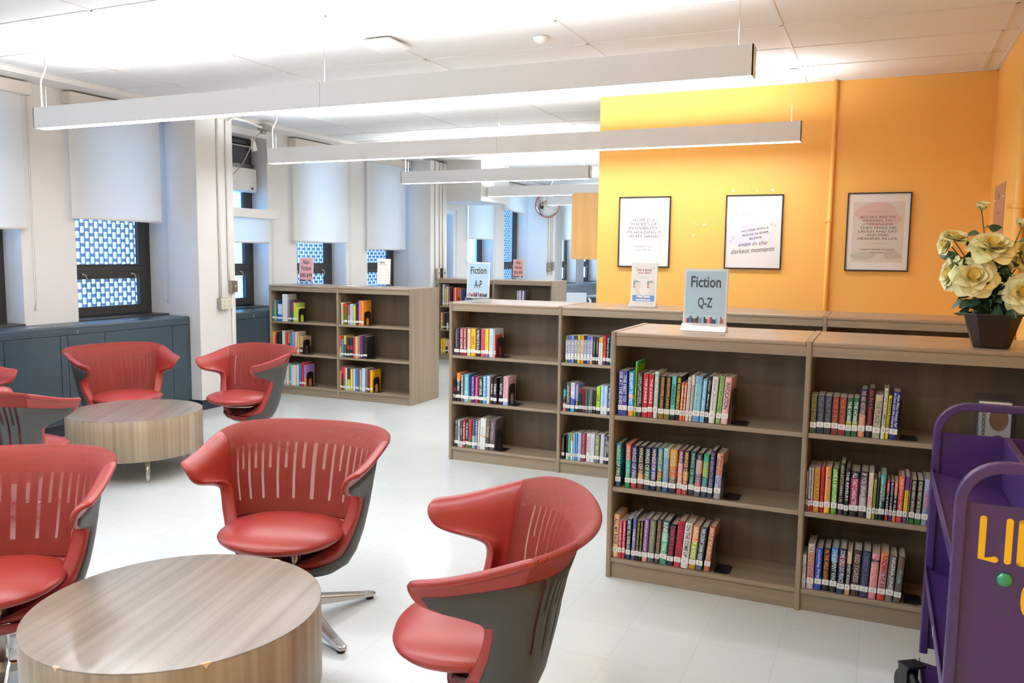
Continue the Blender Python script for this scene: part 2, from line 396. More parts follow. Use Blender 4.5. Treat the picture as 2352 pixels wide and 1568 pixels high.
# air conditioner in the upper part of the first window after the pillar
t = thing('air_conditioner', 'white and black air conditioner set high in window beside first pillar', 'air conditioner', (-6.86, 7.25, 2.29))
b = bm_new(); prism(b, [(-.1, 0), (.10, 0), (.125, .02), (.128, .16), (.118, .27), (-.1, .27)], 1.02, 'y', -.45 - .04, True); obj('front_panel', b, white_plastic, t, .004)
b = bm_new(); box(b, .0, .131, -.47, .51, .10, .105); box(b, .0, .13, -.47, .51, .075, .078); obj('panel_ridge', b, chrome, t)
b = bm_new(); box(b, -.1, .10, -.48, .52, .27, .32); box(b, -.1, .07, -.48, .515, .32, .52); obj('vent_housing', b, blk, t, .003)
b = bm_new()
for k in range(9): box(b, .07, .085, -.47, .50, .335 + k * .02, .341 + k * .02)
obj('vent_louvers', b, mat('dark_louver', '2a2828', .4), t)
b = bm_new(); box(b, .10, .104, .08, .28, .278, .312); obj('control_panel', b, mat('control_grey', '8f8b84', .4), t)
b = bm_new(); box(b, -.1, .06, -.48, .46, .535, .61); obj('filler_board', b, blk, t, .02)
b = bm_new(); box(b, -.1, .09, -.48, .53, .515, .53); obj('top_strip', b, mat('taupe_strip', 'b6aa9c', .4), t)
b = bm_new(); box(b, .126, .132, .44, .47, .03, .055); obj('badge', b, blk, t)
# plug adapter hanging on its cord
t = thing('power_cord', 'grey cord with white plug adapter hanging from soffit box to air conditioner', 'cord', (-6.30, 7.36, 2.90))
b = bm_new(); tube(b, curve_pts([(0, 0, 0), (-.03, -.06, -.06), (-.06, -.12, -.2), (-.12, -.2, -.38), (-.25, -.35, -.56), (-.38, -.5, -.62)], 8), .006, 8); obj('cable', b, mat('grey_cable', 'a9a294', .4), t)
b = bm_new(); prism(b, [(-.035, -.14), (.035, -.14), (.03, -.06), (.008, .0), (-.008, 0)], .03, 'x', -.06 - .015); 
for v in b.verts: v.co = Matrix.Rotation(.25, 3, 'X') @ (v.co + Vector((0, -.0, 0))) + Vector((0, -.07, -.06))
obj('plug_adapter', b, white_plastic, t, .003)
t = thing('junction_box', 'grey steel junction box on the soffit past the first pillar', 'electrical box', (-6.26, 7.38, ZS))
b = bm_new(); box(b, -.05, .05, -.06, .06, -.06, 0); obj('box_body', b, grey_metal, t, .004)
b = bm_new(); lathe(b, [(0, -.095), (.03, -.095), (.034, -.06), (0, -.06)], 16, (-.01, -.01, 0)); obj('socket', b, grey_metal, t)
# conduits on the pillars
def conduit(name, pts, r, label, m=None):
    b = bm_new(); tube(b, curve_pts(pts, 6) if len(pts) > 2 else pts, r, 10)
    o = obj(name, b, m or white_wall); tag(o, label, 'conduit'); return o
conduit('conduit', [(XP + .012, 6.575, 1.13), (XP + .012, 6.578, ZS)], .012, 'white conduit rising from ivory outlet box up the first pillar')
conduit('conduit', [(XP + .012, 6.70, 1.30), (XP + .012, 6.70, 2.80), (XP + .012, 6.72, 2.90), (XP + .012, 6.80, 2.965), (XP + .01, 6.95, 2.97), (-6.2, 7.1, 2.965), (-6.24, 7.24, 2.955), (-6.25, 7.33, 2.955)], .011, 'white conduit from light switch bending over to the soffit box')
conduit('conduit', [(XP + .012, 6.74, .0), (XP + .012, 6.74, 1.18)], .010, 'white conduit dropping from the light switch to the floor')
def wall_box(name, y, z, w_, h_, d, m1, m2, label, cat, kind):
    t = thing(name, label, cat, (XP, y, z)); b = bm_new(); box(b, 0, d, -w_ / 2, w_ / 2, -h_ / 2, h_ / 2); obj('box_body', b, m1, t, .003)
    b = bm_new(); box(b, d, d + .003, -w_ / 2, w_ / 2, -h_ / 2, h_ / 2); obj('cover_plate', b, m2, t, .001)
    b = bm_new()
    if kind == 'outlet':
        for sy in (-.022, .022):
            for sz in (-.025, .025): lathe(b, [(0, .0035), (.013, .0035), (.0135, .003)], 14, (d, y * 0 + sy * 1.4, sz), 'x')
        obj('outlet_face', b, mat('ivory_face', 'c9c2a4', .4), t)
    else:
        box(b, d + .003, d + .012, -.006, .006, -.008, .014); obj('toggle', b, mat('ivory_face', 'c9c2a4', .4) if kind == 'toggle' else blk, t)
wall_box('outlet_box', 6.61, 1.07, .155, .115, .055, grey_metal, beige_plastic, 'ivory double outlet box on the first pillar', 'outlet', 'outlet')
wall_box('light_switch', 6.74, 1.24, .08, .12, .05, grey_metal, mat('bronze_plate', '7d6c5a', .35, metal=.5), 'bronze plated light switch on edge of the first pillar', 'switch', 'toggle')
wall_box('key_switch', 11.12, 1.31, .09, .15, .05, grey_metal, mat('ivory_plate', 'c9c3b2', .3, metal=.4), 'steel key switch on second pillar, nearer of the pair', 'switch', 'key')
wall_box('key_switch', 11.30, 1.31, .09, .15, .05, blk, mat('ivory_plate', 'c9c3b2', .3, metal=.4), 'steel key switch on second pillar, farther of the pair', 'switch', 'key')
for k, yy in enumerate((11.08, 11.22, 11.32)):
    conduit('conduit', [(XP + .012, yy, 1.38), (XP + .012, yy, ZS)], .010, 'thin white conduit on second pillar, %s of three' % ('nearest', 'middle', 'farthest')[k])
for k, yy in enumerate((15.78, 15.9, 16.0)):
    conduit('conduit', [(XP + .012, yy, 1.2), (XP + .012, yy, ZS)], .010, 'thin white conduit on third pillar below mirror, %s of three' % ('nearest', 'middle', 'farthest')[k])
wall_box('steel_box', 15.76, 1.36, .09, .2, .05, grey_metal, grey_metal, 'small grey steel box on third pillar beside pink sign', 'electrical box', 'key')
wall_box('steel_box', 15.98, 1.38, .09, .18, .05, grey_metal, grey_metal, 'small grey steel box on third pillar, farther of two', 'electrical box', 'key')
# round safety mirror on the corner of the third pillar
t = thing('convex_mirror', 'round convex safety mirror with red rim above the third pillar corner', 'mirror', (-6.05, 15.35, 2.585), 0)
ring = [(0, .075)] + [(.24 * math.sin(a), .075 - .15 * (1 - math.cos(a)) * 1.6) for a in [i * PI / 2 / 14 / 1.35 for i in range(1, 15)]]
Mx = Matrix.Rotation(R(33), 4, 'Z') @ Matrix.Rotation(R(12), 4, 'X')
b = bm_new(); lathe(b, [(0, -.08)] + [(.235 * math.sin(a), -.08 * math.cos(a)) for a in [i * PI / 2 / 14 for i in range(1, 15)]], 40, axis='y')
for v in b.verts: v.co = Mx @ v.co
obj('mirror_face', b, mat('mirror_silver', 'd0d0d0', .02, metal=1), t)
b = bm_new(); lathe(b, [(.232, -.012), (.25, -.008), (.25, .02), (.232, .02), (.232, -.012)], 40, axis='y')
for v in b.verts: v.co = Mx @ v.co
obj('mirror_rim', b, mat('faded_red_rim', 'd2705f', .4), t)
b = bm_new(); tube(b, [Mx @ Vector((0, .0, 0)), Vector((-.13, .33, 0))], .012, 8); obj('mirror_arm', b, grey_metal, t)
# pipes on the orange walls
def pipe(x, y, z0, z1, label, r=.018):
    t = thing('wall_pipe', label, 'pipe', (x, y, z0)); b = bm_new(); lathe(b, [(0, 0), (r, 0), (r, z1 - z0), (0, z1 - z0)], 16); obj('pipe_run', b, orange_m, t)
    b = bm_new(); lathe(b, [(r, 1.9), (r * 1.35, 1.9), (r * 1.35, 1.925), (r, 1.925)], 16); box(b, -r * 2.2, 0, .0, .014, 1.9, 1.925); obj('pipe_strap', b, orange_m, t, .002)
pipe(-.40, YO - .018, 0, ZC, 'orange painted vertical pipe between the second and third posters')
pipe(XR - .03, 5.55, 0, ZC, 'orange painted vertical pipe on right wall behind the roses', .028)
t = thing('access_plate', 'pinkish metal access plate with four screws on right wall', 'plate', (XR, 6.72, 1.93))
b = bm_new(); box(b, -.006, 0, -.26, .26, -.2, .2)
obj('plate_body', b, mat('pinkish_plate', 'b48c78', .4, metal=.2), t, .001)
b = bm_new()
for yy in (-.23, .23):
    for zz in (-.15, .1): lathe(b, [(0, -.010), (.009, -.009), (.011, -.006)], 10, (0, yy, zz), 'x')
obj('screw_heads', b, chrome, t)
b = bm_new(); box(b, -.0065, -.006, -.12, .06, 0, .006); box(b, -.0065, -.006, .0, .05, .1, .14); obj('plate_marks', b, mat('dark_mark', '6a5a52', .5), t)
# paint chips left where things hung
rnd = random.Random(3)
CHIPN = ['above middle poster, leftmost of four', 'above middle poster, tiny second of four', 'above middle poster, third of four', 'above middle poster, rightmost of four', 'between first and second posters, leftmost in upper row', 'between first and second posters, largest in upper row', 'between first and second posters, tiny third in upper row', 'touching the left edge of the middle poster', 'between first and second posters, alone in lower row']
for nm, (x, z, s) in zip(CHIPN, ((-1.18, 2.17, .010), (-1.06, 2.168, .004), (-.98, 2.165, .008), (-.86, 2.168, .010), (-1.50, 1.89, .006), (-1.42, 1.885, .010), (-1.33, 1.885, .004), (-1.25, 1.89, .004), (-1.51, 1.79, .010))):
    b = bm_new(); prism(b, [(x + math.cos(q) * s * rnd.uniform(.6, 1.5), z + math.sin(q) * s * rnd.uniform(.6, 1.2)) for q in [j * PI / 4 for j in range(8)]], .001, 'y', YO - .001)
    tag(obj('paint_chip', b, mat('bare_plaster', 'f3ecdc', .7)), 'white paint chip ' + nm, 'paint chip', 'paint chips on the orange wall')
# oak cabinet hanging beyond the end of the orange wall
t = thing('wall_cabinet', 'light oak cabinet hanging past the orange wall end', 'cabinet', (-2.385, 8.0, 1.565))
oak = grain('light_oak', 'dcae6c', 'c8944f', .4, 2, 9)
b = bm_new(); box(b, -.49, 0, 0, 1.8, 0, .665); obj('cabinet_body', b, oak, t, .003)
for k in range(3):
    b = bm_new(); box(b, -.51, -.49, .01 + k * .6, .59 + k * .6, .01, .655); d = obj('door', b, oak, t, .003)
    b = bm_new(); box(b, -.53, -.51, .08 + k * .6, .09 + k * .6, .05, .15); obj('handle', b, chrome, d)
# ceiling fittings
t = thing('smoke_detector', 'round white smoke detector on ceiling near the middle', 'detector', (-2.12, 5.21, ZC - .004))
b = bm_new(); lathe(b, [(0, -.045), (.02, -.044), (.038, -.035), (.052, -.014), (.056, 0), (0, 0)], 28); obj('detector_dome', b, white_plastic, t)
b = bm_new()
for sx in (-.014, .014): lathe(b, [(0, -.0355), (.006, -.0355), (.006, -.03)], 12, (sx, -.03, 0))
obj('sensor_eyes', b, grey_metal, t)
t = thing('wireless_access_point', 'white flat box mounted on the ceiling above first light', 'access point', (-3.13, 4.9, ZC - .004))
b = bm_new(); box(b, -.12, .12, -.12, .14, -.05, -.012); obj('device_body', b, white_plastic, t, .02, seg=4)
b = bm_new(); box(b, -.08, .08, -.08, .10, -.012, 0); obj('mount_plate', b, grid_m, t)
b = bm_new(); lathe(b, [(0, -.0515), (.003, -.0515), (.003, -.05)], 8, (.02, -.05, 0)); obj('status_light', b, mat('led_white', 'ffffff', .3), t)
# suspended light bars
def light_bar(x0, x1, y, label, feed=True):
    t = thing('pendant_light', label, 'light', (x0, y, 2.638), 0, 'long white suspended light bars'); L = x1 - x0
    hm = mat('white_light_housing', 'faf8f4', .45)
    b = bm_new(); h = .05
    box(b, 0, L, -h, -h + .006, -.15, 0); box(b, 0, L, h - .006, h, -.15, 0); box(b, 0, .006, -h, h, -.15, 0); box(b, L - .006, L, -h, h, -.15, 0); box(b, .006, L - .006, -h + .006, h - .006, -.075, -.07)
    obj('housing', b, hm, t)
    b = bm_new(); box(b, .02, L - .02, -h + .008, h - .008, -.148, -.142); obj('lower_lens', b, lens_d, t)
    b = bm_new(); box(b, .02, L - .02, -h + .008, h - .008, -.02, -.016); obj('upper_lens', b, lens_u, t)
    if L > 4:
        b = bm_new(); box(b, L / 2 - .001, L / 2 + .001, -h - .0006, -h, -.15, 0); obj('seam', b, mat('seam_grey', 'a8a29a', .6), t)
    for x in ([.08, L / 2, L - .08] if L > 4 else [.08, L - .08]):
        b = bm_new(); tube(b, [(x, 0, -.02), (x, 0, ZC - 2.638)], .0012, 6); s = obj('suspension_wire', b, chrome, t)
        b = bm_new(); lathe(b, [(0, ZC - 2.638 - .05), (.006, ZC - 2.638 - .05), (.006, ZC - 2.638 - .012), (.045, ZC - 2.638 - .01), (.05, ZC - 2.638 - .004), (0, ZC - 2.638 - .004)], 20, (x, 0, 0)); obj('ceiling_canopy', b, white_plastic, t)
    if feed:
        b = bm_new(); tube(b, curve_pts([(.05, -.01, -.02), (.045, -.01, .12), (.05, -.01, .2), (.10, -.01, .28), (.085, 0, ZC - 2.638 - .01)], 7), .0055, 8); obj('power_cable', b, white_plastic, t)
light_bar(-5.767, -.62, 1.86, 'suspended light bar over the near table, out of view')
light_bar(-5.767, -.62, 4.32, 'largest suspended light bar, nearest, crossing the upper left')
light_bar(-5.70, -.602, 6.79, 'second suspended light bar, ending in front of the orange wall')
light_bar(-5.64, -3.12, 9.25, 'short third suspended light bar above the A-P sign')
light_bar(-5.57, -2.5, 11.64, 'fourth suspended light bar passing behind the oak cabinet')
light_bar(-5.47, -2.5, 13.88, 'fifth suspended light bar in front of the round mirror')
light_bar(-5.47, -2.5, 16.4, 'farthest suspended light bar beyond the mirror, mostly hidden')
light_bar(-5.767, -.62, -.60, 'suspended light bar over the back of the room, out of view')
# ================================================================ BOOKCASES
HT, S1, S2, S3, DEP = 1.236, .824, .464, .102, .61
def bookcase(x0, y0, n, label, group=None, wd=.90, dep=DEP):
    """double-faced three-shelf case of n bays; uprights shared between bays"""
    t = thing('bookcase', label, 'bookcase', (x0, y0, 0), 0, 'low brown double-sided bookcases'); p = .0125
    for k in range(n + 1):
        b = bm_new(); x = k * wd; pts = [(x - p, .006), (x - p * .6, 0), (x + p * .6, 0), (x + p, .006), (x + p, dep - .006), (x + p * .6, dep), (x - p * .6, dep), (x - p, dep - .006)]
        prism(b, pts, HT, 'z', 0); obj('side_panel' if k in (0, n) else 'upright', b, case_v, t, .002)
    for k in range(n):
        x, X = k * wd + p, (k + 1) * wd - p
        b = bm_new(); box(b, x, X, .002, dep - .002, HT - .022, HT - .002); obj('top_board', b, case_top, t, .006)
        for ya in (.008, dep - .028):
            b = bm_new(); box(b, x, X, ya, ya + .02, 1.168, HT - .022); obj('top_rail', b, case_m, t, .001)
        for z in (S1, S2, S3):
            b = bm_new(); box(b, x, X, .006, dep - .006, z - .022, z); obj('shelf', b, case_m, t, .003)
        for ya in (.016, dep - .036):
            b = bm_new(); box(b, x, X, ya, ya + .02, 0, S3 - .022); obj('kick_board', b, case_m, t, .001)
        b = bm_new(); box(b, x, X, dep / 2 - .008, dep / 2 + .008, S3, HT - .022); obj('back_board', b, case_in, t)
    return t
bookcase(-1.168, 3.863, 2, 'nearest brown bookcase, holding the Fiction Q-Z sign and the potted roses')
bookcase(-3.01, 5.63, 4, 'long brown bookcase behind the nearest one, holding the Fiction A-P sign', wd=.902)
bookcase(-6.33 + .02, 7.466, 2, 'two-bay brown bookcase holding the pink Non-Fiction 000-699 sign', wd=.92)
bookcase(-6.12, 11.05, 2, 'farthest brown bookcase, beyond the two-bay one', wd=.92)
